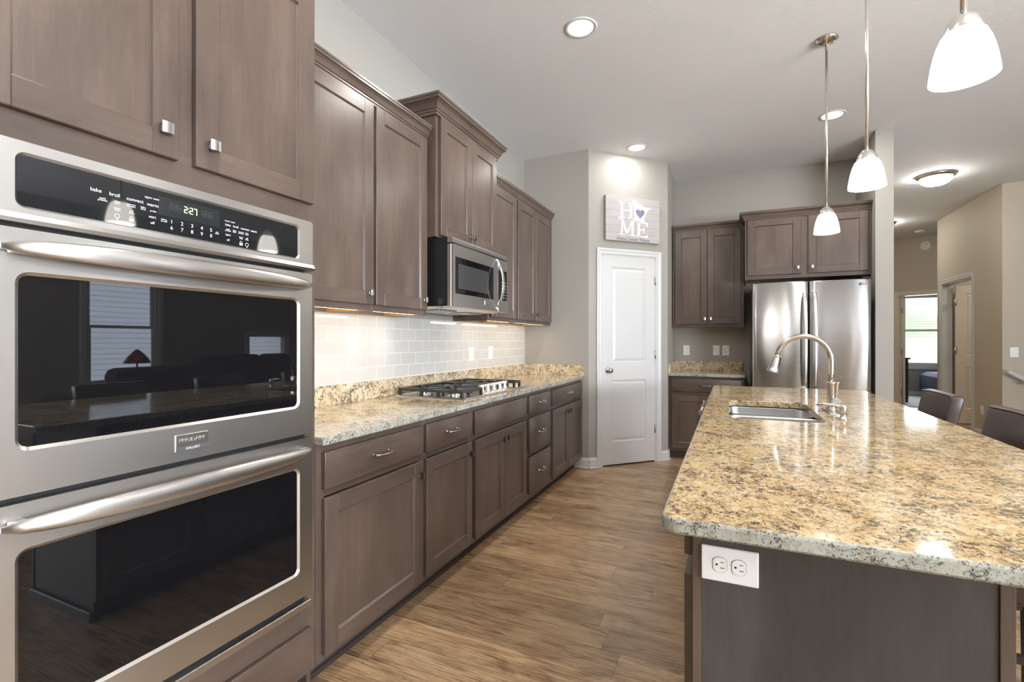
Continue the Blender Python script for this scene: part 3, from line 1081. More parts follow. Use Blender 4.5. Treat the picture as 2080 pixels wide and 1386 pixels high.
upper_cab('tall dark upper cabinet with one wide door right against the oven cabinet', 1.287, 1.944, [(1.310, 1.936, 1.440, 2.450, 1.905)])
upper_cab('tall dark upper cabinet with one narrower door just before the microwave', 1.944, 2.423, [(1.956, 2.408, 1.440, 2.450, 2.378)])
upper_cab('dark single door upper cabinet half hidden just beyond the microwave', 3.228, 3.735, [(3.262, 3.722, 1.440, 2.450, 3.292)])
upper_cab('dark upper cabinet with two tall doors beside the angled pantry wall', 3.735, 4.600, [(3.750, 4.158, 1.440, 2.450, 4.130), (4.162, 4.580, 1.440, 2.450, 4.190)])
upper_cab('raised deeper dark cabinet with two short doors above the microwave', 2.425, 3.226, [(2.456, 2.836, 1.890, 2.592, 2.810), (2.840, 3.204, 1.890, 2.592, 2.866)], LM, on_left, 0.369, 1.877, 2.640,
          crownpts=[(2.425, -0.30), (2.425, 0), (3.226, 0), (3.226, -0.30)], zc=2.596, cs=1.35)
upper_cab('tall dark upper cabinet with two doors left of the refrigerator', -0.606, 0.118, [(-0.576, -0.244, 1.440, 2.462, -0.272), (-0.240, 0.092, 1.440, 2.462, -0.212)], 5.717, on_back, 0.303, 1.41, 2.50, 'cabinets on the back wall', KNOB_B, zc=2.464)
upper_cab('wide dark cabinet with two doors above the steel refrigerator', 0.122, 1.166, [(0.146, 0.606, 1.906, 2.458, 0.578), (0.667, 1.140, 1.906, 2.458, 0.697)], 5.405, on_back, 0.612, 1.868, 2.50, 'cabinets on the back wall', KNOB_B,
          crownpts=[(0.122, -0.262), (0.122, 0), (1.166, 0)], zc=2.464, mull=[(0.596, 0.678)])

# tall oven cabinet
tf = on_left(LB)
oc = thing('oven_cabinet', 'tall dark stained cabinet enclosing the steel double wall ovens', 'cabinet', (LB, 0.84, 0))
b = B(tf)
OY0, OY1 = 0.385, 1.285
b.box((OY0, 0.09, -0.02), (0.455, 2.52, 0), 0, 0).box((1.215, 0.09, -0.02), (OY1, 2.52, 0), 0.0008, 0)
b.box((0.455, 0.09, -0.02), (1.215, 0.335, 0), 0, 1).box((0.455, 1.672, -0.02), (1.215, 1.76, 0), 0, 1)
b.box((0.455, 2.46, -0.02), (1.215, 2.52, 0), 0, 1).box((0.800, 1.76, -0.02), (0.858, 2.46, 0), 0, 0)
b.build('face_frame', FR, oc)
b = B(tf)
b.box((OY0, 0.09, -0.606), (OY0 + 0.018, 2.52, -0.02)).box((OY1 - 0.018, 0.0, -0.606), (OY1, 2.52, -0.0201))
b.box((OY0, 2.50, -0.606), (OY1, 2.52, -0.02)).box((OY0 + 0.018, 1.70, -0.606), (OY1 - 0.018, 1.716, -0.02)).box((OY0 + 0.018, 0.30, -0.606), (OY1 - 0.018, 0.318, -0.02))
b.build('cabinet_box', FR, oc)
b = B(tf)
b.box((OY0, 0, -0.085), (OY1, 0.09, -0.068), 0, 3)
b.build('toe_kick', FR, oc)
for u0, u1, ku in ((0.412, 0.808, 0.768), (0.852, 1.265, 0.894)):
    d = shaker(tf, u0, u1, 1.738, 2.470, oc)
    instance('knob', KNOB_L, d, tf(ku, 1.806, 0.020))
d = slabfront(tf, 0.412, 1.258, 0.110, 0.258, oc)
instance('pull', PULL_L, d, tf(0.62, 0.19, 0.020))
crown(tf, [(OY0, -0.60), (OY0, 0), (OY1, 0), (OY1, -0.25)], 2.522, oc, 1.25)

# ---------------------------------------------------------------- double wall oven
ov = thing('double_wall_oven', 'stainless steel double wall oven with black glass doors and lit clock', 'oven', (-1.33, 0.85, 0.34))
of = on_left(0.0)
OX = -1.325
O0, O1 = 0.440, 1.244


def holed(b, outer, inner, n_back, n_front, ri, chamfer, n_in, mat=0, lip=1, ro=0.004):
    """front plate with a rounded window opening, chamfered inward"""
    mo = [(p[0], p[1]) for p in rrect(*outer, ro, 5)]
    mi = rrect(*inner, ri, 5)
    k = chamfer
    ic = rrect(inner[0] + k, inner[1] - k, inner[2] + k, inner[3] - k, max(ri - k, 0.002), 5)
    b.loft([[(*p, n_back) for p in mo], [(*p, n_front) for p in mo]], False, False, mat=mat)
    b.loft([[(*p, n_front) for p in mo], [(*p, n_front) for p in mi]], False, False, mat=mat)
    b.loft([[(*p, n_front) for p in mi], [(*p, n_in) for p in ic]], False, False, mat=lip)
    b.loft([[(*p, n_in) for p in ic], [(*p, n_back) for p in ic]], False, False, mat=mat)
    b.loft([[(*p, n_back) for p in mo], [(*p, n_back) for p in ic]], False, False, mat=mat)


b = B(of)
b.box((O0 + 0.03, 0.345, LB - 0.55), (O1 - 0.03, 1.66, -1.353), 0, 0)
b.build('oven_body', [BLACK], ov)
b = B(of)
holed(b, (O0, O1, 1.513, 1.669), (0.478, 1.190, 1.532, 1.647), -1.353, OX + 0.003, 0.018, 0.005, OX - 0.003, ro=0.010)
b.loft([[(O0, 1.500, -1.353), (O0, 1.500, OX + 0.010), (O0, 1.508, OX + 0.014), (O0, 1.520, OX + 0.006), (O0, 1.524, -1.353)], [(O1, 1.500, -1.353), (O1, 1.500, OX + 0.010), (O1, 1.508, OX + 0.014), (O1, 1.520, OX + 0.006), (O1, 1.524, -1.353)]])
cp = b.build('control_panel', [STEELY, STEELY], ov)
b = B(of)
b.rrect_slab((0.478, 1.190, 1.532, 1.647), -1.352, OX - 0.003, 0.018)
b.build('panel_glass', [PANELGL], cp)
# lettering
b = B(of)
nT = OX - 0.0027
TX = [('bake', 0.618, 1.6055, 0.0105), ('broil', 0.655, 1.6045, 0.0105), ('convect', 0.698, 1.603, 0.0105), ('upper oven', 0.736, 1.618, 0.0065), ('warm', 0.738, 1.601, 0.0105),
      ('quick', 0.631, 1.590, 0.0055), ('preheat', 0.631, 1.5855, 0.0055), ('delay', 0.660, 1.590, 0.0055), ('start', 0.660, 1.5855, 0.0055), ('convect', 0.689, 1.590, 0.0055), ('convert', 0.689, 1.5855, 0.0055), ('bake', 0.716, 1.590, 0.0055), ('time', 0.716, 1.5855, 0.0055), ('probe', 0.739, 1.586, 0.0055),
      ('steam', 0.660, 1.574, 0.0055), ('clean', 0.660, 1.5695, 0.0055), ('self', 0.690, 1.574, 0.0055), ('clean', 0.690, 1.5695, 0.0055), ('start', 0.737, 1.571, 0.008), ('off', 0.737, 1.556, 0.008),
      ('timer', 0.764, 1.571, 0.0055), ('on-off', 0.764, 1.5665, 0.0055),
      ('lower oven', 0.944, 1.6055, 0.0060), ('bake', 0.938, 1.5945, 0.008), ('broil', 0.962, 1.594, 0.008), ('convect', 0.992, 1.5935, 0.008), ('warm', 1.021, 1.593, 0.008),
      ('quick', 0.938, 1.582, 0.005), ('preheat', 0.938, 1.578, 0.005), ('delay', 0.958, 1.582, 0.005), ('start', 0.958, 1.578, 0.005), ('convect', 0.979, 1.582, 0.005), ('convert', 0.979, 1.578, 0.005), ('bake', 0.998, 1.582, 0.005), ('time', 0.998, 1.578, 0.005),
      ('start', 0.938, 1.566, 0.0075), ('off', 0.938, 1.551, 0.0075), ('steam', 0.979, 1.567, 0.005), ('clean', 0.979, 1.563, 0.005), ('self', 0.998, 1.567, 0.005), ('clean', 0.998, 1.563, 0.005), ('set', 0.905, 1.567, 0.005), ('clock', 0.905, 1.563, 0.005)]
for t_, u, v, s in TX:
    b.text(t_, s * 1.12, u, v, nT, ext=0.0002)
b.build('key_lettering', [INK], cp)
b = B(of)
for i, ch in enumerate('12345'):
    b.text(ch, 0.0135, 0.783 + 0.0262 * i, 1.569, nT, ext=0.0002)
for i, ch in enumerate('67890'):
    b.text(ch, 0.0135, 0.783 + 0.0262 * i, 1.553, nT, ext=0.0002)
b.build('number_lettering', [INK], cp)
for u, v in ((0.660, 1.556), (0.998, 1.548)):      # bulb symbols
    b = B(of)
    b.loft([[(u + 0.0055 * math.cos(a), v + 0.0055 * math.sin(a), nT) for a in [2 * PI * i / 14 for i in range(14)]], [(u + 0.0044 * math.cos(a), v + 0.0044 * math.sin(a), nT) for a in [2 * PI * i / 14 for i in range(14)]]], False, False)
    b.box((u - 0.002, v - 0.0085, nT - 0.0002), (u + 0.002, v - 0.0065, nT + 0.0002))
    b.build('lamp_symbol', [INK], cp)
for u, v in ((0.690, 1.555), (0.979, 1.549)):      # padlock symbols
    b = B(of)
    b.box((u - 0.005, v - 0.006, nT - 0.0002), (u + 0.005, v + 0.001, nT + 0.0002))
    b.tube([(u - 0.0035, v + 0.001, nT), (u - 0.003, v + 0.005, nT), (u, v + 0.0065, nT), (u + 0.003, v + 0.005, nT), (u + 0.0035, v + 0.001, nT)], 0.0006, 5)
    b.build('lock_symbol', [INK], cp)
b = B(of)
b.box((0.750, 1.581, OX - 0.0031), (0.912, 1.629, OX - 0.0026))
dsp = b.build('display', [plain('display_window', (0.020, 0.022, 0.024), 0.12)], cp)
SEG = {'2': 'abged', '7': 'abc', '8': 'abcdefg'}


def seg7(b, ch, u, v, w, h, n, t):
    x0, x1, y0, y1, ym = u - w / 2, u + w / 2, v - h / 2, v + h / 2, v
    R = {'a': (x0, x1, y1 - t, y1), 'd': (x0, x1, y0, y0 + t), 'g': (x0, x1, ym - t / 2, ym + t / 2), 'b': (x1 - t, x1, ym, y1), 'c': (x1 - t, x1, y0, ym), 'f': (x0, x0 + t, ym, y1), 'e': (x0, x0 + t, y0, ym)}
    for k in SEG[ch]:
        q = R[k]
        b.box((q[0], q[2], n - 0.0002), (q[1], q[3], n + 0.0002))


b = B(of)
seg7(b, '2', 0.8185, 1.609, 0.0085, 0.0175, OX - 0.0023, 0.0020)
seg7(b, '2', 0.8330, 1.609, 0.0085, 0.0175, OX - 0.0023, 0.0020)
seg7(b, '7', 0.8445, 1.609, 0.0085, 0.0175, OX - 0.0023, 0.0020)
for dz in (-0.004, 0.004):
    b.box((0.8248, 1.609 + dz - 0.0011, OX - 0.0025), (0.8268, 1.609 + dz + 0.0011, OX - 0.0021))
b.build('clock_digits', [GREEN], dsp)
for us in ((0.782, 0.793, 0.804), (0.865, 0.876, 0.887)):
    b = B(of)
    for u in us:
        seg7(b, '8', u, 1.609, 0.0085, 0.0175, OX - 0.0024, 0.0014)
    b.build('unlit_digits', [GREYINK], dsp)


def oven_door(v0, v1, w0, w1, hz, badge=False):
    b = B(of)
    holed(b, (O0, O1, v0, v1), (0.479, 1.192, w0, w1), -1.345, OX, 0.024, 0.007, OX - 0.006)
    d = b.build('oven_door', [STEELY, STEELX], ov)
    b = B(of)
    b.rrect_slab((0.478, 1.193, w0 - 0.001, w1 + 0.001), -1.346, OX - 0.006, 0.022)
    gl = b.build('door_glass', [BLACKGL], d)
    # bowed handle, flattened and tapering to the ends
    b = B(of)
    loops = []
    for i in range(29):
        t = -1 + 2 * i / 28
        u = 0.842 + 0.389 * t
        e = max(0.0, 1 - abs(t) ** 6)
        bow = 0.012 + 0.040 * (1 - t * t) ** 0.55
        hh = 0.006 + 0.0185 * e ** 0.6 * (0.72 + 0.28 * (1 - t * t))
        th = 0.004 + 0.0105 * e ** 0.7
        loops.append([(u, hz + hh * math.sin(a), OX + bow + th * math.cos(a)) for a in [2 * PI * k / 16 for k in range(16)]])
    b.loft(loops, smooth=True)
    for s in (-1, 1):
        u = 0.842 + 0.362 * s
        b.box((u - 0.014, hz - 0.012, OX - 0.0005), (u + 0.014, hz + 0.012, OX + 0.020), 0.004, 0, 2)
    b.build('handle', [NICKELB if False else STEELY], d)
    return d


d1 = oven_door(0.941, 1.490, 1.032, 1.402, 1.448)
d2 = oven_door(0.388, 0.927, 0.470, 0.832, 0.884)
b = B(of)
b.box((O0, 0.340, -1.356), (O1, 0.364, OX - 0.004), 0.002)
b.build('lower_trim', [STEELY], ov)
for v0, v1 in ((1.490, 1.500), (0.927, 0.941), (0.364, 0.388)):
    b = B(of)
    b.box((O0 + 0.02, v0, -1.3555), (O1 - 0.012, v1, -1.348))
    b.build('vent_gap', [MATTEBLK], ov)
b = B(of)
b.rrect_slab((0.790, 0.876, 0.966, 1.011), OX, OX + 0.004, 0.002, 0, 0.0015)
b.box((0.7905, 0.9665, OX + 0.0035), (0.8755, 0.9795, OX + 0.0046), 0, 1)
b.text('FRIGIDAIRE', 0.0150, 0.833, 0.9945, OX + 0.0042, mat=2, ext=0.0007, xs=0.92)
b.text('GALLERY', 0.0085, 0.833, 0.973, OX + 0.0047, mat=3, xs=1.1)
b.build('badge', [NICKELB, plain('badge_band', (0.09, 0.09, 0.095), 0.35), STEELY, INK], d1)

# ---------------------------------------------------------------- countertops
def slab_top(name, outer, holes, z0, z1, rad, label, cat, ev=0.004, parent=None, group=None, top=None):
    b = B()
    u0, u1, v0, v1 = outer
    lo = lambda k, z: [(*p, z) for p in rrect(u0 + k, u1 - k, v0 + k, v1 - k, max(rad - k, 0.001), 6)]
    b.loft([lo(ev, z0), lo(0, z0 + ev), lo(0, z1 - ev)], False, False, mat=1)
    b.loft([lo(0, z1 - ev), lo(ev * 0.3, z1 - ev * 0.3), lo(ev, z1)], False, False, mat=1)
    if holes:
        h = holes[0]
        hl = lambda z, k=0.0: [(*p, z) for p in rrect(h[0] - k, h[1] + k, h[2] - k, h[3] + k, h[4] + k, 6)]
        b.loft([lo(ev, z1), hl(z1, 0.003)], False, False)
        b.loft([hl(z1, 0.003), hl(z1 - 0.003), hl(z0)], False, False)
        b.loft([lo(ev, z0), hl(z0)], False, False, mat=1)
    else:
        b.bm.faces.new(b._verts(lo(ev, z1)))
        b.bm.faces.new(b._verts(lo(ev, z0)))
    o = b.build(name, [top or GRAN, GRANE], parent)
    if label:
        tag(o, label, cat, group)
    return o


CT0, CT1 = 0.884, 0.914
ctl = slab_top('granite_countertop', (XL + 0.001, -1.318, 1.287, YA - 0.001), None, CT0, CT1, 0.002, 'long speckled gold granite countertop running along the left wall', 'countertop', top=GRANLIT)
b = B()
b.box((XL + 0.001, 1.287, CT1), (XL + 0.021, YA - 0.001, 1.020), 0.002)
b.build('backsplash_strip', [GRANLIT], ctl)
b = B()
b.box((XL + 0.021, YA - 0.021, CT1), (-1.322, YA - 0.001, 1.020), 0.002)
b.build('side_splash', [GRANLIT], ctl)
ctb = slab_top('granite_countertop', (PB.x + 0.001, 0.125, 5.372, YB - 0.001), None, CT0, CT1, 0.004, 'small speckled granite countertop on the back wall left of the refrigerator', 'countertop', top=GRANLIT)
b = B()
b.box((PB.x + 0.001, YB - 0.021, CT1), (0.118, YB - 0.001, 1.020), 0.002)
b.build('backsplash_strip', [GRANLIT], ctb)
b = B()
b.box((PB.x + 0.001, 5.376, CT1), (PB.x + 0.021, YB - 0.021, 1.020), 0.002)
b.build('side_splash', [GRANLIT], ctb)

ts = B().box((XL + 0.0005, 1.287, 1.020), (XL + 0.009, YA - 0.0005, 1.4095)).build('tile_backsplash', TILE)
struct(ts, 'glossy pale grey subway tile backsplash with white grout', 'backsplash')

# under-cabinet light bars
for lab, y0, y1 in (('slim light bar under the cabinet next to the wall ovens', 1.36, 1.90), ('slim light bar under the cabinet just before the microwave', 1.99, 2.38), ('slim light bar under the single door cabinet beyond the microwave', 3.28, 3.70), ('slim light bar under the two door cabinet by the pantry', 3.80, 4.52)):
    t = thing('under_cabinet_light', lab, 'light', (-1.72, (y0 + y1) / 2, 1.41), 'light bars under the upper cabinets')
    B().box((-1.712, y0, 1.4135), (-1.684, y1, 1.4418), 0.002).build('housing', WHITE, t)
    B().box((-1.709, y0 + 0.02, 1.4115), (-1.687, y1 - 0.02, 1.4135)).build('lens', STRIP, t)
    l = lamp('under_cabinet_glow', 'AREA', (-1.700, (y0 + y1) / 2, 1.409), UNDER_W * (y1 - y0) / 0.5, (1.0, 0.89, 0.72), 0.022, y1 - y0 - 0.03, (0, math.radians(42), 0))

# ---------------------------------------------------------------- cooktop
ck = thing('gas_cooktop', 'stainless steel gas cooktop with black iron grates set in the long counter', 'cooktop', (-1.64, 2.86, CT1))
C0, C1, K0, K1 = -1.900, -1.385, 2.410, 3.320       # X back/front, Y ends
b = B()
L = lambda k, z: [(*p, z) for p in rrect(C0 + k, C1 - k, K0 + k, K1 - k, 0.012, 4)]
b.loft([L(0, CT1 + 0.0005), L(0, CT1 + 0.004), L(0.014, CT1 + 0.011), L(0.022, CT1 + 0.011), L(0.030, CT1 + 0.007)], cap0=True)
b.build('tray', [STEELC], ck)
BUR = [(-1.76, 2.555, 0.036), (-1.55, 2.555, 0.043), (-1.66, 2.80, 0.055), (-1.77, 3.06, 0.043), (-1.56, 3.03, 0.036)]
for x, y, r in BUR:
    bo = B().lathe([(r + 0.012, CT1 + 0.007), (r + 0.012, CT1 + 0.012), (r, CT1 + 0.018), (r, CT1 + 0.024)], (x, y, 0), seg=20).build('burner_base', [NICKELB], ck)
    B().lathe([(r - 0.003, CT1 + 0.024), (r - 0.002, CT1 + 0.031), (r - 0.008, CT1 + 0.034), (0.002, CT1 + 0.035)], (x, y, 0), seg=20).build('burner_cap', [IRON], bo)
GZ = CT1 + 0.052


def grate(y0, y1, x0, x1, centers):
    b = B()
    w = 0.0062
    def bar(xa, ya, xb, yb, z=GZ):
        d = Vector((xb - xa, yb - ya)); d.normalize(); n = Vector((-d.y, d.x)) * w
        lo = lambda x, y, zz, k: [(x - n.x * k, y - n.y * k, zz), (x + n.x * k, y + n.y * k, zz)]
        a0, a1 = lo(xa, ya, z, 0.8), lo(xa, ya, z - 0.015, 1)
        b0, b1 = lo(xb, yb, z, 0.8), lo(xb, yb, z - 0.015, 1)
        b.loft([[a0[0], a0[1], a1[1], a1[0]], [b0[0], b0[1], b1[1], b1[0]]])
    bar(x0, y0, x1, y0); bar(x0, y1, x1, y1); bar(x0, y0, x0, y1); bar(x1, y0, x1, y1)
    for cx, cy in centers:
        for a in (0.25, 0.75, 1.25, 1.75):
            ca, sa = math.cos(PI * a), math.sin(PI * a)
            kx = (x1 - cx if ca > 0 else cx - x0) / abs(ca)
            ky = (y1 - cy if sa > 0 else cy - y0) / abs(sa)
            k = min(kx, ky)
            bar(cx + ca * 0.022, cy + sa * 0.022, cx + ca * k, cy + sa * k)
        bar(cx, cy + 0.02, cx, y1); bar(cx, cy - 0.02, cx, y0)
    if len(centers) > 1:
        xm = (x0 + x1) / 2
        bar(xm, y0, xm, y1)
    for x in (x0, (x0 + x1) / 2 - 0.06, (x0 + x1) / 2 + 0.06, x1):
        for y in (y0, y1):
            b.loft([[(x - 0.009, y - 0.007, CT1 + 0.008), (x + 0.009, y - 0.007, CT1 + 0.008), (x + 0.009, y + 0.007, CT1 + 0.008), (x - 0.009, y + 0.007, CT1 + 0.008)],
                    [(x - 0.0075, y - 0.006, GZ - 0.002), (x + 0.0075, y - 0.006, GZ - 0.002), (x + 0.0075, y + 0.006, GZ - 0.002), (x - 0.0075, y + 0.006, GZ - 0.002)]])
    return b.build('grate', [IRON], ck)


grate(2.445, 2.685, -1.868, -1.430, [(-1.76, 2.555), (-1.55, 2.555)])
grate(2.697, 2.925, -1.868, -1.530, [(-1.66, 2.80)])
grate(2.937, 3.180, -1.868, -1.480, [(-1.77, 3.06), (-1.56, 3.03)])
grate(3.190, 3.285, -1.868, -1.430, [(-1.66, 3.237)])
b = B()
b.loft([[(-1.515, 2.700, CT1 + 0.007), (-1.400, 2.700, CT1 + 0.007), (-1.400, 3.150, CT1 + 0.007), (-1.515, 3.150, CT1 + 0.007)],
        [(-1.500, 2.715, CT1 + 0.022), (-1.425, 2.715, CT1 + 0.013), (-1.425, 3.135, CT1 + 0.013), (-1.500, 3.135, CT1 + 0.022)]])
b.build('control_strip', [STEELC], ck)
km = B()
km.lathe([(0.024, 0), (0.024, 0.004), (0.019, 0.007), (0.018, 0.026), (0.016, 0.030), (0.002, 0.031)], seg=18)
km.box((-0.0045, -0.022, 0.026), (0.0045, 0.022, 0.046), 0.003, 0, 2)
KM = km.mesh('control_knob', [NICKELB])
for y in (2.755, 2.835, 2.925, 3.015, 3.095):
    instance('control_knob', KM, ck, (-1.462, y, CT1 + 0.0165), (0.12, 0.16, -0.9))

# ---------------------------------------------------------------- microwave
mw = thing('microwave', 'stainless over the range microwave with curved handle above the cooktop', 'microwave', (-1.70, 2.83, 1.467))
MF = -1.490
M0, M1, MZ0, MZ1 = 2.447, 3.208, 1.462, 1.8755
b = B()
b.box((XL + 0.01, M0, MZ0 + 0.004), (MF - 0.040, M1, MZ1))
b.build('body', [BLACK], mw)
b = B(of)
b.box((M0, MZ0, MF - 0.040), (M1, 1.832, MF - 0.012), 0.002)
b.box((M0, 1.838, MF - 0.040), (M1, MZ1 - 0.0005, MF - 0.014), 0.002)
b.loft([[(M0, 1.838, MF - 0.016), (M0, 1.842, MF - 0.002), (M0, 1.860, MF - 0.001), (M0, 1.872, MF - 0.010), (M0, 1.874, MF - 0.016)], [(M1, 1.838, MF - 0.016), (M1, 1.842, MF - 0.002), (M1, 1.860, MF - 0.001), (M1, 1.872, MF - 0.010), (M1, 1.874, MF - 0.016)]])
b.build('front_frame', [STEELY], mw)
b = B(of)
DR1 = 3.050
holed(b, (M0 + 0.001, DR1, MZ0 + 0.002, 1.831), (2.475, 2.985, 1.540, 1.760), MF - 0.012, MF, 0.004, 0.002, MF - 0.003, ro=0.003)
md = b.build('door', [STEELY, BLACK], mw)
b = B(of)
b.box((2.475, 1.540, MF - 0.012), (2.985, 1.760, MF - 0.0028))
b.build('door_glass', [BLACKGL], md)
b = B(of)
b.box((2.515, 1.572, MF - 0.0032), (2.905, 1.722, MF - 0.0024))
b.build('door_screen', [plain('perforated_screen', (0.05, 0.05, 0.052), 0.10, noise=0.4, nscale=500)], md)
b = B(of)
loops = []
for i in range(25):
    t = -1 + 2 * i / 24
    v = 1.652 + 0.170 * t
    bow = 0.052 * (1 - t * t) ** 0.9
    hw = 0.006 + 0.012 * (1 - t * t) ** 0.6
    loops.append([(3.028 + hw * math.sin(a), v, MF + 0.002 + bow + 0.0055 * math.cos(a)) for a in [2 * PI * k / 12 for k in range(12)]])
b.loft(loops, smooth=True)
for s in (-1, 1):
    b.box((3.018, 1.652 + s * 0.168 - 0.008, MF - 0.001), (3.038, 1.652 + s * 0.168 + 0.008, MF + 0.008), 0.003)
b.build('handle', [NICKELB], md)
b = B(of)
b.box((DR1 + 0.003, MZ0 + 0.002, MF - 0.012), (M1 - 0.001, 1.831, MF), 0.0015)
cpn = b.build('control_panel', [STEELY], mw)
b = B(of)
b.box((DR1 + 0.008, 1.545, MF - 0.002), (M1 - 0.014, 1.756, MF + 0.0006))
b.build('panel_glass', [BLACKGL], cpn)
b = B(of)
for r in range(6):
    for c in range(3):
        b.box((3.100 + c * 0.032, 1.560 + r * 0.022, MF + 0.0004), (3.116 + c * 0.032, 1.567 + r * 0.022, MF + 0.0009))
b.build('keypad_marks', [plain('keypad_grey', (0.22, 0.22, 0.22), 0.4)], cpn)
b = B(of)
b.rrect_slab((2.845, 2.905, 1.497, 1.525), MF, MF + 0.003, 0.002, 0, 0.001)
b.text('FRIGIDAIRE', 0.0095, 2.875, 1.5145, MF + 0.0031, mat=1, xs=0.95)
b.text('GALLERY', 0.0055, 2.875, 1.502, MF + 0.0031, mat=1)
b.build('badge', [NICKELB, plain('badge_letters', (0.12, 0.12, 0.12), 0.4)], md)
b = B()
b.loft([[(XL + 0.02, M0 + 0.012, 1.4715), (MF - 0.045, M0 + 0.012, 1.4715), (MF - 0.045, M1 - 0.012, 1.4715), (XL + 0.02, M1 - 0.012, 1.4715)],
        [(XL + 0.05, M0 + 0.03, 1.450), (MF - 0.100, M0 + 0.03, 1.456), (MF - 0.100, M1 - 0.03, 1.456), (XL + 0.05, M1 - 0.03, 1.450)]])
b.box((-1.80, 2.56, 1.4475), (-1.66, 2.78, 1.453), 0.001, 1).box((-1.80, 2.90, 1.4475), (-1.66, 3.12, 1.453), 0.001, 1)
b.build('underside', [STEELX, plain('grease_filter', (0.45, 0.45, 0.44), 0.4, 1.0, 0.2, 400)], mw)

# ---------------------------------------------------------------- outlets and switches
def wall_plate(label, f, u, v, kind='outlet', horizontal=False, w=0.070, h=0.115, group=None, name=None):
    t = thing(name or ('light_switch' if kind == 'switch' else 'power_outlet'), label, 'switch' if kind == 'switch' else 'outlet', f(u, v, 0), group)
    g = (lambda a, c, n: f(u + c, v - a, n)) if horizontal else (lambda a, c, n: f(u + a, v + c, n))
    b = B(g)
    b.rrect_slab((-w / 2, w / 2, -h / 2, h / 2), 0.0002, 0.006, 0.003, 0, 0.0022, 3)
    b.build('plate', [PLASTIC], t)
    if kind == 'outlet':
        for s in (-1, 1):
            b = B(g)
            cy = s * 0.0195
            pts = []
            for i in range(24):
                a = 2 * PI * i / 24
                pts.append((max(-0.0172, min(0.0172, 0.0172 * math.cos(a) * 1.02)), cy + max(-0.0142, min(0.0142, 0.0172 * math.sin(a)))))
            sc = lambda k, n: [(p[0] * k, cy + (p[1] - cy) * k, n) for p in pts]
            b.loft([sc(1.06, 0.0058), sc(1.06, 0.0063)], mat=1)
            b.loft([sc(1.0, 0.006), sc(1.0, 0.0076)])
            b.box((-0.0072, cy + 0.001, 0.0074), (-0.0058, cy + 0.0085, 0.0079), 0, 2).box((0.0055, cy + 0.001, 0.0074), (0.0072, cy + 0.0095, 0.0079), 0, 2)
            b.lathe([(0.0026, 0.0074), (0.0026, 0.0079)], (0, cy - 0.007, 0), seg=10, mat=2)
            b.build('socket', [PLASTIC, PLASTICG, SLOT], t)
    else:
        b = B(g)
        b.box((-0.0165, -0.033, 0.0055), (0.0165, 0.033, 0.0085), 0.0015)
        b.build('rocker' if kind == 'switch' else 'socket', [PLASTIC], t)
    b = B(g)
    ss = ((0, 0),) if kind == 'outlet' else ((0, -0.046), (0, 0.046))
    for a, c in ss:
        b.lathe([(0.0028, 0.0055), (0.0024, 0.0068)], (a, c, 0), seg=8)
    b.build('screw', [PLASTIC], t)
    return t


tl = on_left(XL + 0.009)
wall_plate('white outlet on the tile nearer the cooktop', tl, 3.505, 1.148, 'outlet', group='white plates on the tile backsplash')
wall_plate('white switch on the tile farther from the cooktop', tl, 3.850, 1.152, 'switch', group='white plates on the tile backsplash')
bw = on_back(YB)
wall_plate('white outlet on the back wall nearest the pantry', bw, -0.481, 1.145, 'outlet', group='white plates above the small counter')
wall_plate('white switch in the middle of the three plates above the small counter', bw, -0.160, 1.147, 'switch', group='white plates above the small counter')
wall_plate('white outlet on the back wall nearest the refrigerator', bw, -0.060, 1.147, 'outlet', group='white plates above the small counter')
wall_plate('white square light switch on the beige stair wall', on_back(YS), 3.055, 1.120, 'switch', w=0.078, h=0.118)
wall_plate('low white outlet on the hall wall behind the stools', hr, 8.21, 0.36, 'outlet')

# ---------------------------------------------------------------- wall sign over the pantry door
sg = thing('wall_sign', 'whitewashed board sign reading HOME with a blue heart above the pantry door', 'sign', diag(0.495, 2.26, 0))
sf = lambda u, v, n: diag(0.172 + u, 2.258 + v, 0.004 + n)
SW, SH, ST = 0.645, 0.447, 0.034
B(sf).box((0, 0, 0), (SW, SH, ST), 0.001).build('board', [SIGN], sg)
b = B(sf)
n0, n1 = ST - 0.0004, ST + 0.0008
def R(u0, u1, v0, v1): b.box((u0, v0, n0), (u1, v1, n1))
def Q(*p): b.loft([[(x, y, n0) for x, y in p], [(x, y, n1) for x, y in p]])
k = SW / 1165.0                    # drawing units: 1165 wide from the left edge, measured off the sign
def U(x): return (x - 175) * k
def V(y): return SH - (y - 190) * k * 0.80 / 0.80 * (SH / (SW * 0.83))
def seq(*pts): Q(*[(U(x), V(y)) for x, y in pts])
# H
seq((485, 320), (535, 320), (535, 655), (485, 655)); seq((680, 330), (735, 330), (735, 665), (680, 665)); seq((535, 470), (680, 470), (680, 500), (535, 500))
for x in (510, 707):
    seq((x - 72, 315), (x + 72, 315), (x + 72, 338), (x - 72, 338)); seq((x - 72, 640), (x + 72, 640), (x + 72, 664), (x - 72, 664))
# M
seq((497, 690), (528, 690), (528, 1010), (497, 1010)); seq((715, 690), (768, 690), (768, 1018), (715, 1018))
seq((435, 678), (545, 678), (645, 1005), (600, 1010), (500, 700), (435, 700)); seq((600, 1010), (640, 1010), (740, 700), (715, 690))
seq((445, 995), (580, 995), (580, 1018), (445, 1018)); seq((665, 1005), (815, 1005), (815, 1028), (665, 1028)); seq((700, 682), (800, 682), (800, 703), (700, 703))
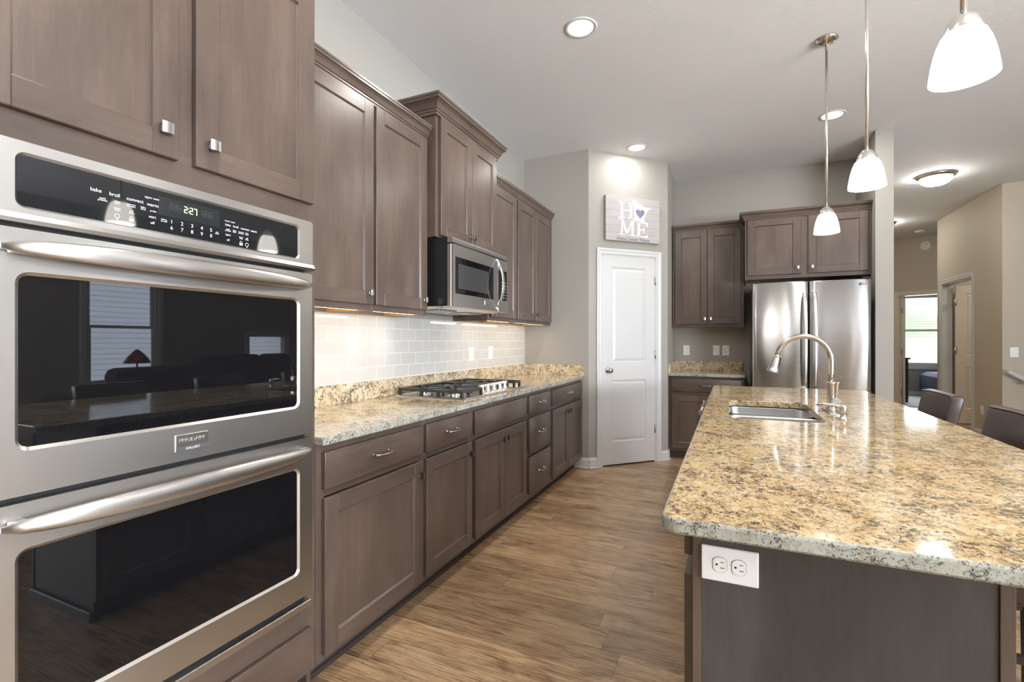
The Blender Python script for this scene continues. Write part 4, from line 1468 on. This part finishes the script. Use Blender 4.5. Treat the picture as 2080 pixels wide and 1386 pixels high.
# E
seq((850, 700), (905, 700), (905, 1030), (850, 1030)); seq((815, 697), (1065, 703), (1085, 815), (1065, 815), (1030, 735), (815, 722)); seq((815, 1010), (1000, 1015), (1055, 985), (1085, 985), (1070, 1050), (815, 1032))
seq((905, 865), (975, 865), (985, 820), (1003, 820), (1003, 945), (985, 945), (975, 890), (905, 890))
# pale state-shaped patch standing in for the O
seq((745, 255), (825, 248), (835, 268), (930, 315), (1010, 370), (1160, 375), (1060, 455), (1035, 520), (1000, 600), (1000, 690), (785, 690), (780, 560), (765, 450))
b.build('lettering', [SIGNW], sg)
b = B(sf)
hp = []
for i in range(40):
    a = 2 * PI * i / 40
    hx = 16 * math.sin(a) ** 3
    hy = 13 * math.cos(a) - 5 * math.cos(2 * a) - 2 * math.cos(3 * a) - math.cos(4 * a)
    hp.append((U(905 + hx * 6.0), V(520 - hy * 7.4)))
b.loft([[(x, y, ST + 0.0006) for x, y in hp], [(x, y, ST + 0.0014) for x, y in hp]])
b.build('heart', [HEART], sg)
b = B(sf)
b.text('Home Sweet Home', 0.054, U(760), V(1105), ST + 0.0004, xs=0.90)
b.build('caption', [SIGNT], sg)

# ---------------------------------------------------------------- refrigerator
fr = thing('refrigerator', 'stainless french door refrigerator between the small counter and wall end', 'refrigerator', (0.655, 5.6, 0))
FX0, FX1, FD = 0.182, 1.126, 5.215
FM = 0.6555
B().box((FX0 + 0.006, FD + 0.065, 0.02), (FX1 - 0.006, 5.99, 1.795), 0.004).build('body', [plain('fridge_side_grey', lin(84, 84, 86), 0.45, noise=0.03)], fr)


def fdoor(u0, u1, v0, v1, name='door', hinge_side=0):
    f = on_back(FD)
    b = B(f)
    N = 22
    loops = []
    for i in range(N + 1):
        t = i / N
        u = u0 + (u1 - u0) * t
        e = min(t, 1 - t) * (u1 - u0)
        edge = 0.012 * (1 - math.sqrt(max(0.0, 1 - (1 - min(1, e / 0.012)) ** 2))) if e < 0.012 else 0.0
        w = 0.0065 * math.sin(PI * t) + 0.0022 * math.sin(3.1 * PI * t + 0.6) - edge
        loops.append([(u, v0, -0.06), (u, v0 + 0.002, w - 0.003), (u, v0 + 0.005, w), (u, v1 - 0.005, w), (u, v1 - 0.002, w - 0.003), (u, v1, -0.06)])
    b.loft(loops, smooth=True)
    return b.build(name, [FRIDGE], fr)


dl = fdoor(FX0, FM - 0.004, 0.735, 1.812)
drr = fdoor(FM + 0.004, FX1, 0.735, 1.812)
dfz = fdoor(FX0, FX1, 0.075, 0.725, 'freezer_drawer')
for d, uc in ((dl, FM - 0.040), (drr, FM + 0.040)):
    b = B(on_back(FD))
    loops = []
    for i in range(25):
        t = -1 + 2 * i / 24
        v = 1.270 + 0.430 * t
        bow = 0.014 + 0.036 * (1 - t ** 4)
        hw = 0.019 + 0.003 * (1 - t * t)
        loops.append([(uc + hw * c, v, bow + th) for c, th in ((-1, 0), (-0.86, 0.007), (-0.5, 0.0105), (0, 0.012), (0.5, 0.0105), (0.86, 0.007), (1, 0), (0.7, -0.003), (-0.7, -0.003))])
    b.loft(loops, smooth=True)
    for s in (-1, 1):
        b.box((uc - 0.014, 1.270 + s * 0.418 - 0.012, -0.001), (uc + 0.014, 1.270 + s * 0.418 + 0.012, 0.022), 0.002)
    b.build('handle', [steel('handle_steel', 'z', (0.62, 0.61, 0.60), 0.3)], d)
b = B(on_back(FD))
hb = [(u, 0.62, 0.045) for u in (0.28, 0.35, 0.5, 0.655, 0.81, 0.96, 1.03)]
b.tube(hb, 0.012, 10)
b.box((0.30, 0.61, 0), (0.32, 0.63, 0.04)).box((0.99, 0.61, 0), (1.01, 0.63, 0.04))
b.build('handle', [STEELX], dfz)
b = B(on_back(FD))
b.lathe([(0.0125, 0.004), (0.0125, 0.008)], (1.046, 1.765, 0), seg=20)
b.text('LG', 0.026, 1.064, 1.765, 0.0072, 'LEFT', mat=1)
b.build('logo', [plain('logo_grey', lin(96, 96, 98), 0.3), plain('logo_letters', lin(150, 150, 152), 0.3)], drr)
b = B()
b.box((FX0 + 0.01, FD - 0.01, 1.8125), (FX0 + 0.07, FD + 0.09, 1.826), 0.003).box((FX1 - 0.07, FD - 0.01, 1.8125), (FX1 - 0.01, FD + 0.09, 1.826), 0.003)
b.build('hinge_cover', [BLACK], fr)
b = B()
b.box((FX0 + 0.02, FD + 0.03, 0.0), (FX1 - 0.02, FD + 0.08, 0.075))
b.build('base_grille', [BLACK], fr)

# ---------------------------------------------------------------- island
IX0, IX1, IY0, IY1 = -0.1285, 0.843, 0.985, 4.06
isl = thing('island_cabinet', 'large dark stained kitchen island base under the gold granite slab', 'island', (0.2, 2.5, 0))
IF = -0.083
IEND = 1.20
b = B()
b.box((IF, IEND, 0.092), (IF + 0.020, 3.045, BASE_TOP - 0.0005), 0.0008, 0)
b.box((IF, 3.665, 0.092), (IF + 0.020, 3.98, BASE_TOP - 0.0005), 0.0008, 0)
b.box((IF, 3.045, 0.862), (IF + 0.020, 3.665, BASE_TOP - 0.0005), 0, 0)
b.build('face_frame', FR, isl)
b = B()
b.box((IF + 0.020, IEND, 0.0), (0.455, IEND + 0.018, BASE_TOP - 0.0005), 0.0006)
ep = b.build('end_panel', [WOODD], isl)
b = B()
b.box((0.4555, IEND - 0.004, 0.0), (0.478, IEND + 0.03, BASE_TOP - 0.0005), 0.001)
b.build('corner_trim', [WOODV], isl)
b = B()
b.box((0.455, IEND + 0.018, 0.0), (0.470, 3.98, BASE_TOP - 0.0005), 0, 0).box((IF + 0.02, 3.962, 0.0), (0.455, 3.98, BASE_TOP - 0.0005), 0, 0)
b.box((IF + 0.09, IEND + 0.018, 0.09), (0.455, 3.04, 0.105), 0, 2)
b.box((IF + 0.075, IEND + 0.018, 0.0), (IF + 0.09, 3.962, 0.092), 0, 3)
b.build('cabinet_box', FR, isl)
b = B()
b.box((IF + 0.02, IEND - 0.016, 0.0), (0.478, IEND - 0.004, 0.045), 0.003)
b.build('shoe_moulding', [WOODV], isl)
fi = lambda u, v, n: (IF - n, u, v)
for u0, u1, v0, v1, kind in ((1.222, 1.66, PZ0 + 0.03, PZ1, 'd'), (1.222, 1.66, DZ0, 0.706, 'D'), (1.690, 2.13, PZ0 + 0.03, PZ1, 'd'), (1.690, 2.13, DZ0, 0.706, 'D'), (2.16, 2.585, DZ0, 0.706, 'D'), (2.60, 3.025, DZ0, 0.706, 'D'), (2.16, 3.025, PZ0 + 0.03, PZ1, 'F')):
    if kind == 'D':
        d = shaker(fi, u0, u1, v0, v1, isl)
        kb_ = knob_mesh(lambda u, v, n: (-n, u, v)).mesh('knob', PEWTER) if 'KI' not in globals() else KI
        KI = kb_
        instance('knob', KI, d, fi(u1 - 0.03, v1 - 0.06, 0.020))
    else:
        d = slabfront(fi, u0, u1, v0, v1, isl, 'drawer' if kind == 'd' else 'false_drawer_front')

it = slab_top('granite_island_top', (IX0, IX1, IY0, IY1), [(-0.012, 0.366, 2.385, 3.095, 0.055)], CT0, CT1, 0.035, 'large gold and black speckled granite slab topping the island', 'countertop', ev=0.005)

# dishwasher in the island front
dw = thing('dishwasher', 'dishwasher in the island front whose bar handle peeks past the granite', 'dishwasher', (IF, 3.355, 0))
B(fi).box((3.112, 0.10, -0.50), (3.663, 0.858, 0.0)).build('tub', [BLACK], dw)
ddw = B(fi).box((3.050, 0.10, 0.0), (3.660, 0.858, 0.028), 0.004, 0, 2).build('door', [STEELY], dw)
b = B(fi)
b.tube([(3.075, 0.832, 0.083), (3.635, 0.832, 0.083)], 0.011, 12)
for u in (3.12, 3.59):
    b.box((u - 0.01, 0.824, 0.026), (u + 0.01, 0.840, 0.080), 0.002)
hd = b.build('handle', [NICKELB], ddw)
b = B(fi)
b.lathe([(0.0145, 3.068), (0.0145, 3.078)], (0, 0, 0), axis=0, seg=16, mat=0)
b.lathe([(0.0105, 3.0665), (0.0105, 3.0685)], (0, 0, 0), axis=0, seg=16, mat=1)
b.lathe([(0.0060, 3.0655), (0.0060, 3.0675)], (0, 0, 0), axis=0, seg=16, mat=0)
for v in b.bm.verts:
    v.co.z += 0.832
    v.co.x -= 0.083
b.build('medallion', [PINK, RED], hd)

# sink
sk = thing('kitchen_sink', 'stainless double bowl undermount sink in the island granite', 'sink', (0.177, 2.74, 0.68))
def bowl(y0, y1):
    b = B()
    x0, x1 = -0.020, 0.374
    Lp = lambda k, z, r: [(*p, z) for p in rrect(x0 + k, x1 - k, y0 + k, y1 - k, r, 6)]
    b.loft([Lp(-0.004, 0.8835, 0.062), Lp(0.0, 0.8835, 0.058), Lp(0.002, 0.872, 0.058), Lp(0.010, 0.715, 0.055), Lp(0.030, 0.690, 0.045), Lp(0.060, 0.684, 0.03)], cap0=False, smooth=True)
    b.loft([Lp(-0.004, 0.8835, 0.062), Lp(-0.004, 0.680, 0.06)], cap0=False, smooth=False)
    o = b.build('bowl', [SINKM], sk)
    cx, cy = 0.177, (y0 + y1) / 2
    B().lathe([(0.044, 0.6845), (0.042, 0.687), (0.030, 0.6862), (0.006, 0.6860)], (cx, cy, 0), seg=20).build('drain', [NICKELB], o)
bowl(2.374, 2.716)
bowl(2.746, 3.106)
B().box((-0.0195, 2.712, 0.800), (0.3735, 2.750, 0.868), 0.008, 0, 2).build('divider', [SINKM], sk)

# faucet
fc = thing('kitchen_faucet', 'brushed nickel gooseneck pull down faucet behind the island sink', 'faucet', (0.440, 2.78, CT1))
FXc, FYc = 0.440, 2.780
b = B()
L = lambda k, z: [(*p, z) for p in rrect(FXc - 0.026 + k, FXc + 0.026 - k, FYc - 0.130 + k, FYc + 0.130 - k, 0.0255 - k, 6)]
b.loft([L(0, CT1), L(0, CT1 + 0.003), L(0.003, CT1 + 0.006)], smooth=False)
b.build('deck_plate', [NICKELB], fc)
b = B()
b.lathe([(0.025, CT1 + 0.006), (0.025, CT1 + 0.014), (0.0205, CT1 + 0.020), (0.0190, CT1 + 0.045), (0.0185, CT1 + 0.135), (0.0205, CT1 + 0.138), (0.0205, CT1 + 0.144), (0.015, CT1 + 0.147)], (FXc, FYc, 0), seg=24)
b.build('body', [NICKEL], fc)
b = B()
path = [(FXc, FYc, CT1 + 0.143), (FXc, FYc, 1.10), (FXc, FYc, 1.150)]
ax, az, rad = FXc - 0.116, 1.165, 0.116
for i in range(0, 19):
    a = PI * (1 - 0.0) * i / 18 * 0.94
    path.append((ax + rad * math.cos(a), FYc, az + rad * math.sin(a)))
b.tube(path, 0.0128, 16)
b.build('spout', [NICKEL], fc)
e = Vector(path[-1]); dirn = (Vector(path[-1]) - Vector(path[-2])).normalized()
b = B()
prof = [(0.000, 0.0145), (0.006, 0.0155), (0.008, 0.0140), (0.012, 0.0150), (0.060, 0.0225), (0.078, 0.0250), (0.082, 0.0270), (0.088, 0.0270), (0.090, 0.022)]
tilt = Vector((-0.26, 0, -0.966))
xa = Vector((0, 1, 0)); ya = tilt.cross(xa).normalized()
b.loft([[tuple(e + tilt * h + (xa * math.cos(2 * PI * k / 20) + ya * math.sin(2 * PI * k / 20)) * r) for k in range(20)] for h, r in prof], smooth=True)
sh = b.build('spray_head', [NICKELB], fc)
b = B()
for h0 in (0.018, 0.038):
    c = e + tilt * (h0 + 0.009) + Vector((0.0185 + h0 * 0.08, 0, 0.004))
    b.box((c.x - 0.003, c.y - 0.007, c.z - 0.008), (c.x + 0.004, c.y + 0.007, c.z + 0.008), 0.002)
b.build('spray_button', [BLACK], sh)
b = B()
hz = CT1 + 0.052
b.loft([[(FXc + 0.013 + 0.0195 * r * math.cos(2 * PI * k / 22), y, hz + 0.0195 * r * math.sin(2 * PI * k / 22)) for k in range(22)] for y, r in ((FYc - 0.010, 0.8), (FYc - 0.030, 0.8), (FYc - 0.036, 1.0), (FYc - 0.050, 1.0), (FYc - 0.053, 0.9))], smooth=True)
b.tube([(FXc + 0.013, FYc - 0.043, hz + 0.014), (FXc + 0.015, FYc - 0.046, hz + 0.055), (FXc + 0.017, FYc - 0.048, hz + 0.092), (FXc + 0.017, FYc - 0.048, hz + 0.096)], [0.0075, 0.0062, 0.0068, 0.0105], 12)
b.build('handle', [NICKELB], fc)

sd = thing('soap_dispenser', 'small brushed nickel soap pump standing in front of the faucet', 'soap dispenser', (0.446, 2.535, CT1))
b = B()
b.lathe([(0.019, CT1), (0.019, CT1 + 0.004), (0.013, CT1 + 0.008), (0.0115, CT1 + 0.016), (0.0115, CT1 + 0.036)], (0.446, 2.535, 0), seg=20)
b.build('collar', [NICKELB], sd)
b = B()
b.lathe([(0.0145, CT1 + 0.020), (0.0145, CT1 + 0.058), (0.012, CT1 + 0.062), (0.002, CT1 + 0.063)], (0.446, 2.535, 0), seg=20)
b.build('pump_head', [NICKELB], sd)
b = B()
b.tube([(0.446, 2.535, CT1 + 0.055), (0.41, 2.535, CT1 + 0.060), (0.37, 2.535, CT1 + 0.064), (0.345, 2.535, CT1 + 0.058)], [0.0075, 0.0065, 0.0055, 0.005], 10)
b.build('nozzle', [NICKEL], sd)

wall_plate('white duplex outlet mounted sideways on the island end panel', lambda u, v, n: (u, IEND - n, v), -0.0045, 0.752, 'outlet', horizontal=True, w=0.078, h=0.118)

# ---------------------------------------------------------------- stools
def stool(label, y, dx=0.0, rot=0.0):
    t = thing('counter_stool', label, 'stool', (1.02 + dx, y, 0), 'leather counter stools along the island', rot, True)
    b = B()
    # backrest: front face looks to -x, leaning back
    w = 0.200
    rows = [(0.655, -0.040, 0.17), (0.70, -0.046, 0.185), (0.80, -0.034, 0.195), (0.90, -0.014, 0.200), (0.965, 0.000, 0.200), (0.978, 0.006, 0.197), (0.983, 0.014, 0.192)]
    loops = []
    for z, x, hw in rows:
        th = 0.060 if z < 0.97 else (0.05 if z < 0.98 else 0.034)
        l = [(x + (p[0]), p[1], z) for p in rrect(0.0, th, -hw, hw, 0.012, 3)]
        loops.append(l)
    b.loft(loops, smooth=True)
    b.build('backrest', [LEATHER], t)
    b = B()
    b.tube([(0.002, -0.190, 0.977), (0.006, 0.0, 0.981), (0.002, 0.190, 0.977)], 0.0035, 6)
    b.build('piping', [LEATHER], t)
    b = B()
    b.box((-0.42, -0.205, 0.600), (-0.01, 0.205, 0.675), 0.022, 0, 3)
    b.build('seat', [LEATHER], t)
    for x in (-0.39, -0.02):
        for yy in (-0.175, 0.175):
            b = B()
            b.loft([[(x - 0.014, yy - 0.014, 0), (x + 0.014, yy - 0.014, 0), (x + 0.014, yy + 0.014, 0), (x - 0.014, yy + 0.014, 0)], [(x - 0.02, yy - 0.02, 0.602), (x + 0.02, yy - 0.02, 0.602), (x + 0.02, yy + 0.02, 0.602), (x - 0.02, yy + 0.02, 0.602)]])
            b.build('leg', [DARKWOOD], t)
    b = B()
    b.box((-0.40, -0.17, 0.20), (-0.38, 0.17, 0.225)).box((-0.39, -0.185, 0.28), (-0.02, -0.165, 0.305)).box((-0.39, 0.165, 0.28), (-0.02, 0.185, 0.305))
    b.build('stretcher', [DARKWOOD], t)
    return t


stool('dark brown leather stool at the far end of the island', 3.325, -0.02)
stool('dark brown leather stool showing only in the upper oven reflection', 1.80, -0.02)
stool('dark brown leather stool nearer the camera cut off by the right edge', 2.545, -0.02)

# ---------------------------------------------------------------- lights
def pendant(y, label):
    t = thing('pendant_light', label, 'pendant light', (0.54, y, ZC), 'white glass pendants over the island')
    x = 0.54
    b = B()
    b.lathe([(0.062, ZC), (0.063, ZC - 0.006), (0.056, ZC - 0.010), (0.054, ZC - 0.016), (0.034, ZC - 0.022), (0.012, ZC - 0.026), (0.006, ZC - 0.034)], (x, y, 0), seg=32)
    b.build('canopy', [NICKEL], t)
    B().tube([(x, y, ZC - 0.03), (x, y, 2.088)], 0.0072, 12).build('stem', [NICKELB], t)
    b = B()
    b.lathe([(0.0074, 2.096), (0.014, 2.094), (0.026, 2.084), (0.033, 2.074), (0.036, 2.062), (0.039, 2.052), (0.039, 2.046), (0.02, 2.048)], (x, y, 0), seg=28)
    b.build('socket_cap', [NICKELB], t)
    b = B()
    out = [(0.030, 2.055), (0.038, 2.050), (0.046, 2.040), (0.0540, 2.020), (0.0600, 1.998), (0.0650, 1.972), (0.0685, 1.948), (0.0700, 1.931)]
    inn = [(0.0675, 1.931), (0.0660, 1.948), (0.0625, 1.972), (0.0575, 1.998), (0.0515, 2.018), (0.044, 2.036), (0.030, 2.049)]
    b.lathe(out + inn, (x, y, 0), seg=40, cap=False)
    b.build('glass_shade', [SHADE], t)
    b = B()
    b.lathe([(0.012, 2.046), (0.014, 2.035), (0.024, 2.008), (0.026, 1.990), (0.022, 1.972), (0.004, 1.964)], (x, y, 0), seg=18)
    b.build('bulb', [glow('pendant_bulb_lit', (1.0, 0.95, 0.86), 9.0)], t)
    lamp('pendant_glow', 'POINT', (x, y, 1.922), PEND_W, WARM, 0.05)
    return t


pendant(1.605, 'large looking white glass pendant nearest the camera at upper right')
pendant(2.575, 'white glass pendant hanging in the middle of the three over the island')
pendant(3.563, 'white glass pendant farthest from the camera in front of the refrigerator cabinet')


def can(x, y, label, power=1.0):
    t = thing('recessed_light', label, 'ceiling light', (x, y, ZC), 'round recessed lights in the kitchen ceiling')
    b = B()
    b.lathe([(0.098, ZC - 0.0002), (0.098, ZC - 0.003), (0.090, ZC - 0.006), (0.078, ZC - 0.005), (0.075, ZC - 0.0015)], (x, y, 0), seg=36, cap=False)
    b.build('trim_ring', [WHITE], t)
    b = B()
    b.lathe([(0.076, ZC - 0.0012), (0.073, ZC - 0.0035), (0.002, ZC - 0.0045)], (x, y, 0), seg=36)
    b.build('lens', [CANGLOW], t)
    lamp('recessed_glow', 'AREA', (x, y, ZC - 0.008), CAN_W * power, WARM, 0.15, None, (0, 0, 0), 'DISK')


can(-0.825, 2.82, 'round recessed light in the ceiling over the aisle nearest the camera')
can(-0.84, 4.80, 'small round recessed light in front of the angled pantry wall', 0.32)
can(0.765, 4.78, 'round recessed light in front of the refrigerator behind a pendant rod')
can(-0.825, 0.84, 'round recessed light above the wall ovens')
can(0.765, 0.84, 'round recessed light above the near end of the island', 0.6)


def flush(x, y, label, sc=1.0):
    t = thing('flush_mount_light', label, 'ceiling light', (x, y, ZC), 'domed hall ceiling lights')
    b = B()
    b.lathe([(0.180 * sc, ZC), (0.184 * sc, ZC - 0.012), (0.172 * sc, ZC - 0.024), (0.160 * sc, ZC - 0.036), (0.148 * sc, ZC - 0.040), (0.14 * sc, ZC - 0.038)], (x, y, 0), seg=40, cap=False)
    b.build('rim', [NICKEL], t)
    b = B()
    prof = [(0.150 * sc * math.cos(a), ZC - 0.036 - 0.085 * sc * math.sin(a)) for a in [PI / 2 * i / 10 for i in range(10)]] + [(0.002, ZC - 0.036 - 0.085 * sc)]
    b.lathe(prof, (x, y, 0), seg=40)
    b.build('glass_dome', [DOME], t)
    B().lathe([(0.010, ZC - 0.118 * sc), (0.012, ZC - 0.126 * sc), (0.004, ZC - 0.132 * sc)], (x, y, 0), seg=12).build('finial', [NICKEL], t)


flush(2.113, 7.003, 'domed glass ceiling light with nickel rim in the hall')
flush(2.20, 9.55, 'second domed hall ceiling light hidden behind the wall end')

t = tag(B().lathe([(0.070, ZC), (0.072, ZC - 0.012), (0.064, ZC - 0.030), (0.03, ZC - 0.036), (0.002, ZC - 0.037)], (2.93, 10.42, 0), seg=28).build('smoke_detector', [PLASTIC]), 'round white smoke detector on the hall ceiling', 'smoke detector')
b = B(lambda u, v, n: hallend(0.500 + u, 2.965 + v, n))
b.lathe([(0.082, 0), (0.082, 0.012), (0.066, 0.022), (0.050, 0.018), (0.038, 0.020), (0.034, 0.032), (0.002, 0.034)], axis=2, seg=32)
tag(b.build('wall_alarm', [PLASTIC]), 'round white alarm disc on the tan wall above the bedroom door', 'alarm')

# handrail going down the stairs
hrl = thing('handrail', 'white painted handrail sloping down the beige stair wall', 'handrail', (2.97, YS, 0.9))
b = B()
p0 = Vector((2.965, YS - 0.085, 0.895)); p1 = Vector((5.0, YS - 0.085, -0.38))
d = (p1 - p0).normalized()
prof = [(-0.026, -0.020), (0.026, -0.020), (0.030, -0.004), (0.026, 0.014), (0.014, 0.022), (-0.014, 0.022), (-0.026, 0.014), (-0.030, -0.004)]
upv = Vector((0, -1, 0)).cross(d).normalized()
if upv.z < 0: upv = -upv
b.loft([[tuple(q + Vector((0, 1, 0)) * a + upv * c) for a, c in prof] for q in (p0, p1)])
b.build('rail', [WHITE], hrl)
for k in (0.14, 1.1):
    q = p0 + d * k
    b = B()
    b.tube([(q.x, YS, q.z - 0.07), (q.x, YS - 0.05, q.z - 0.07), (q.x, YS - 0.082, q.z - 0.05), (q.x, YS - 0.085, q.z - 0.022)], 0.006, 8)
    b.lathe([(0.024, 0), (0.022, 0.006)], (0, 0, 0), seg=12)
    b.build('bracket', [NICKEL], hrl)
for o in list(bpy.data.objects):
    pass

# ---------------------------------------------------------------- bedroom contents and the view outside
dr = thing('dresser', 'tall dark brown dresser seen through the bedroom doorway', 'dresser', (3.25, 12.5, 0))
B().box((2.80, 12.20, 0.0), (3.245, 12.85, 0.88), 0.004).build('body', [DARKWOOD], dr)
B().box((2.78, 12.17, 0.88), (3.275, 12.88, 0.915), 0.006).build('top', [DARKWOOD], dr)
for z in (0.08, 0.34, 0.60):
    dd = B().box((3.245, 12.23, z), (3.258, 12.82, z + 0.235), 0.003).build('drawer', [DARKWOOD], dr)
    B().lathe([(0.012, 3.258), (0.016, 3.275)], (0, 12.52, z + 0.12), axis=0, seg=12).build('knob', [PEWTER], dd)
bd = thing('bed', 'bed with navy cover partly seen through the bedroom doorway', 'bed', (4.5, 12.8, 0))
NAVY = wave_cloth('navy_quilt', (34, 40, 66))
B().box((3.86, 12.1, 0.30), (5.45, 13.6, 0.52), 0.05, 0, 3).build('mattress', [WHITE], bd)
b = B()
b.loft([[(3.82, 12.05, 0.18), (5.48, 12.05, 0.18), (5.48, 13.62, 0.18), (3.82, 13.62, 0.18)], [(3.83, 12.06, 0.50), (5.47, 12.06, 0.50), (5.47, 13.61, 0.50), (3.83, 13.61, 0.50)], [(3.92, 12.12, 0.57), (5.42, 12.12, 0.57), (5.42, 13.56, 0.57), (3.92, 13.56, 0.57)]])
b.build('quilt', [NAVY], bd)
b = B()
b.box((4.08, 12.30, 0.56), (4.70, 12.75, 0.92), 0.09, 0, 3)
b.build('pillow', [NAVY], bd)
B().box((3.90, 12.12, 0.0), (5.42, 13.58, 0.30)).build('base', [DARKWOOD], bd)

nh = thing('neighbor_house', 'pale grey neighbor house with gable seen through the bedroom window', 'house', (6.5, 24, -0.5))
SID = siding_mat('pale_grey_siding', (196, 202, 204))
B().box((1.0, 24.0, -0.6), (12.0, 30.0, 5.4)).build('wall', [SID], nh)
b = B()
b.prism([(7.9, 2.55), (12.0, 4.6), (12.0, 2.55)], 1, 23.4, 23.99)
b.box((7.9, 23.4, -0.6), (12.0, 23.99, 2.55))
b.build('gable', [siding_mat('white_siding', (236, 236, 232))], nh)
b = B()
b.prism([(7.3, 2.20), (12.2, 4.65), (12.2, 4.95), (7.2, 2.45)], 1, 23.0, 24.2)
b.build('roof', [plain('white_fascia', lin(238, 238, 236), 0.5)], nh)
B().box((7.55, 23.95, -0.5), (7.62, 24.0, 5.4)).build('downspout', [WHITE], nh)
wn = B().box((9.6, 23.38, 1.4), (10.3, 23.41, 2.3)).build('window', [plain('dark_window', (0.05, 0.06, 0.07), 0.1)], nh)
fn = thing('fence', 'white board fence outside the bedroom window', 'fence', (5, 18.5, -0.6))
b = B()
for i in range(22):
    b.box((1.0 + i * 0.45, 18.5, -0.6), (1.44 + i * 0.45, 18.53, 1.28))
b.build('boards', [plain('white_vinyl', lin(240, 240, 240), 0.5)], fn)
b = B()
b.box((0.9, 18.46, 1.28), (11.0, 18.57, 1.36)).box((0.9, 18.46, 0.85), (11.0, 18.5, 0.93))
b.build('rail', [plain('white_vinyl_rail', lin(246, 246, 246), 0.5)], fn)

nb = thing('house_siding', 'blue grey neighbor house siding reflected with the window in the upper oven', 'house', (8.2, 4.5, -0.5))
B().box((8.2, -6.0, -0.6), (9.0, 12.0, 5.5)).build('wall', [siding_mat('blue_grey_siding', (150, 162, 180))], nb)
slab('ground', (-8, -16, -0.75), (26, 40, -0.6), plain('lawn', lin(84, 92, 62), 0.95, noise=0.3, nscale=8))

# ---------------------------------------------------------------- living room pieces that show only in the oven glass
SOFA = wave_cloth('charcoal_brown_upholstery', (74, 66, 64))
BROWN = wave_cloth('dark_brown_upholstery', (58, 42, 34))
sf_ = thing('sofa', 'grey brown sofa with three back cushions reflected in the upper oven', 'sofa', (4.6, 5.5, 0))
B().box((4.20, 4.60, 0.10), (5.10, 6.50, 0.44), 0.05, 0, 3).build('seat_base', [SOFA], sf_)
B().box((4.90, 4.60, 0.10), (5.15, 6.50, 0.86), 0.06, 0, 3).build('back_frame', [SOFA], sf_)
for y in (4.70, 5.28, 5.86):
    B().box((4.66, y, 0.42), (4.95, y + 0.56, 1.03), 0.11, 0, 4).build('back_cushion', [SOFA], sf_)
for y in (4.42, 6.46):
    B().box((4.20, y, 0.10), (5.12, y + 0.22, 0.64), 0.07, 0, 3).build('arm', [SOFA], sf_)
ac = thing('loveseat', 'dark brown loveseat with rounded back reflected in the upper oven', 'sofa', (3.4, 3.4, 0))
B().box((3.30, 2.95, 0.08), (3.58, 3.98, 0.96), 0.09, 0, 4).build('backrest', [BROWN], ac)
B().box((3.50, 2.95, 0.08), (4.20, 3.98, 0.45), 0.06, 0, 3).build('seat', [BROWN], ac)
for y in (2.62, 3.96):
    B().box((3.34, y, 0.08), (4.20, y + 0.34, 0.68), 0.10, 0, 3).build('arm', [BROWN], ac)
flp = thing('table_lamp', 'red glass shaded table lamp reflected in the upper oven', 'lamp', (5.25, 4.20, 0))
B().lathe([(0.20, 0.0), (0.20, 0.02), (0.03, 0.04), (0.02, 0.55), (0.26, 0.56), (0.26, 0.59), (0.02, 0.60)], (5.22, 4.17, 0), seg=24).build('pedestal', [DARKWOOD], flp)
B().lathe([(0.07, 0.59), (0.05, 0.62), (0.015, 0.66), (0.012, 0.95)], (5.22, 4.17, 0), seg=18).build('stem', [PEWTER], flp)
B().lathe([(0.17, 0.93), (0.12, 1.02), (0.05, 1.10), (0.02, 1.13)], (5.22, 4.17, 0), seg=24, cap=False).build('shade', [plain('red_stained_glass', lin(130, 24, 14), 0.25, noise=0.5, nscale=26)], flp)
bl = thing('window_blind', 'white raised blind at the top of the reflected living room window', 'blind', (5.4, 4.15, 2.2))
b = B()
for i in range(12):
    b.box((5.44, 3.72, 2.255 - i * 0.012), (5.49, 4.57, 2.259 - i * 0.012))
b.box((5.44, 3.72, 2.258), (5.49, 4.57, 2.298))
b.build('slats', [WHITE], bl)
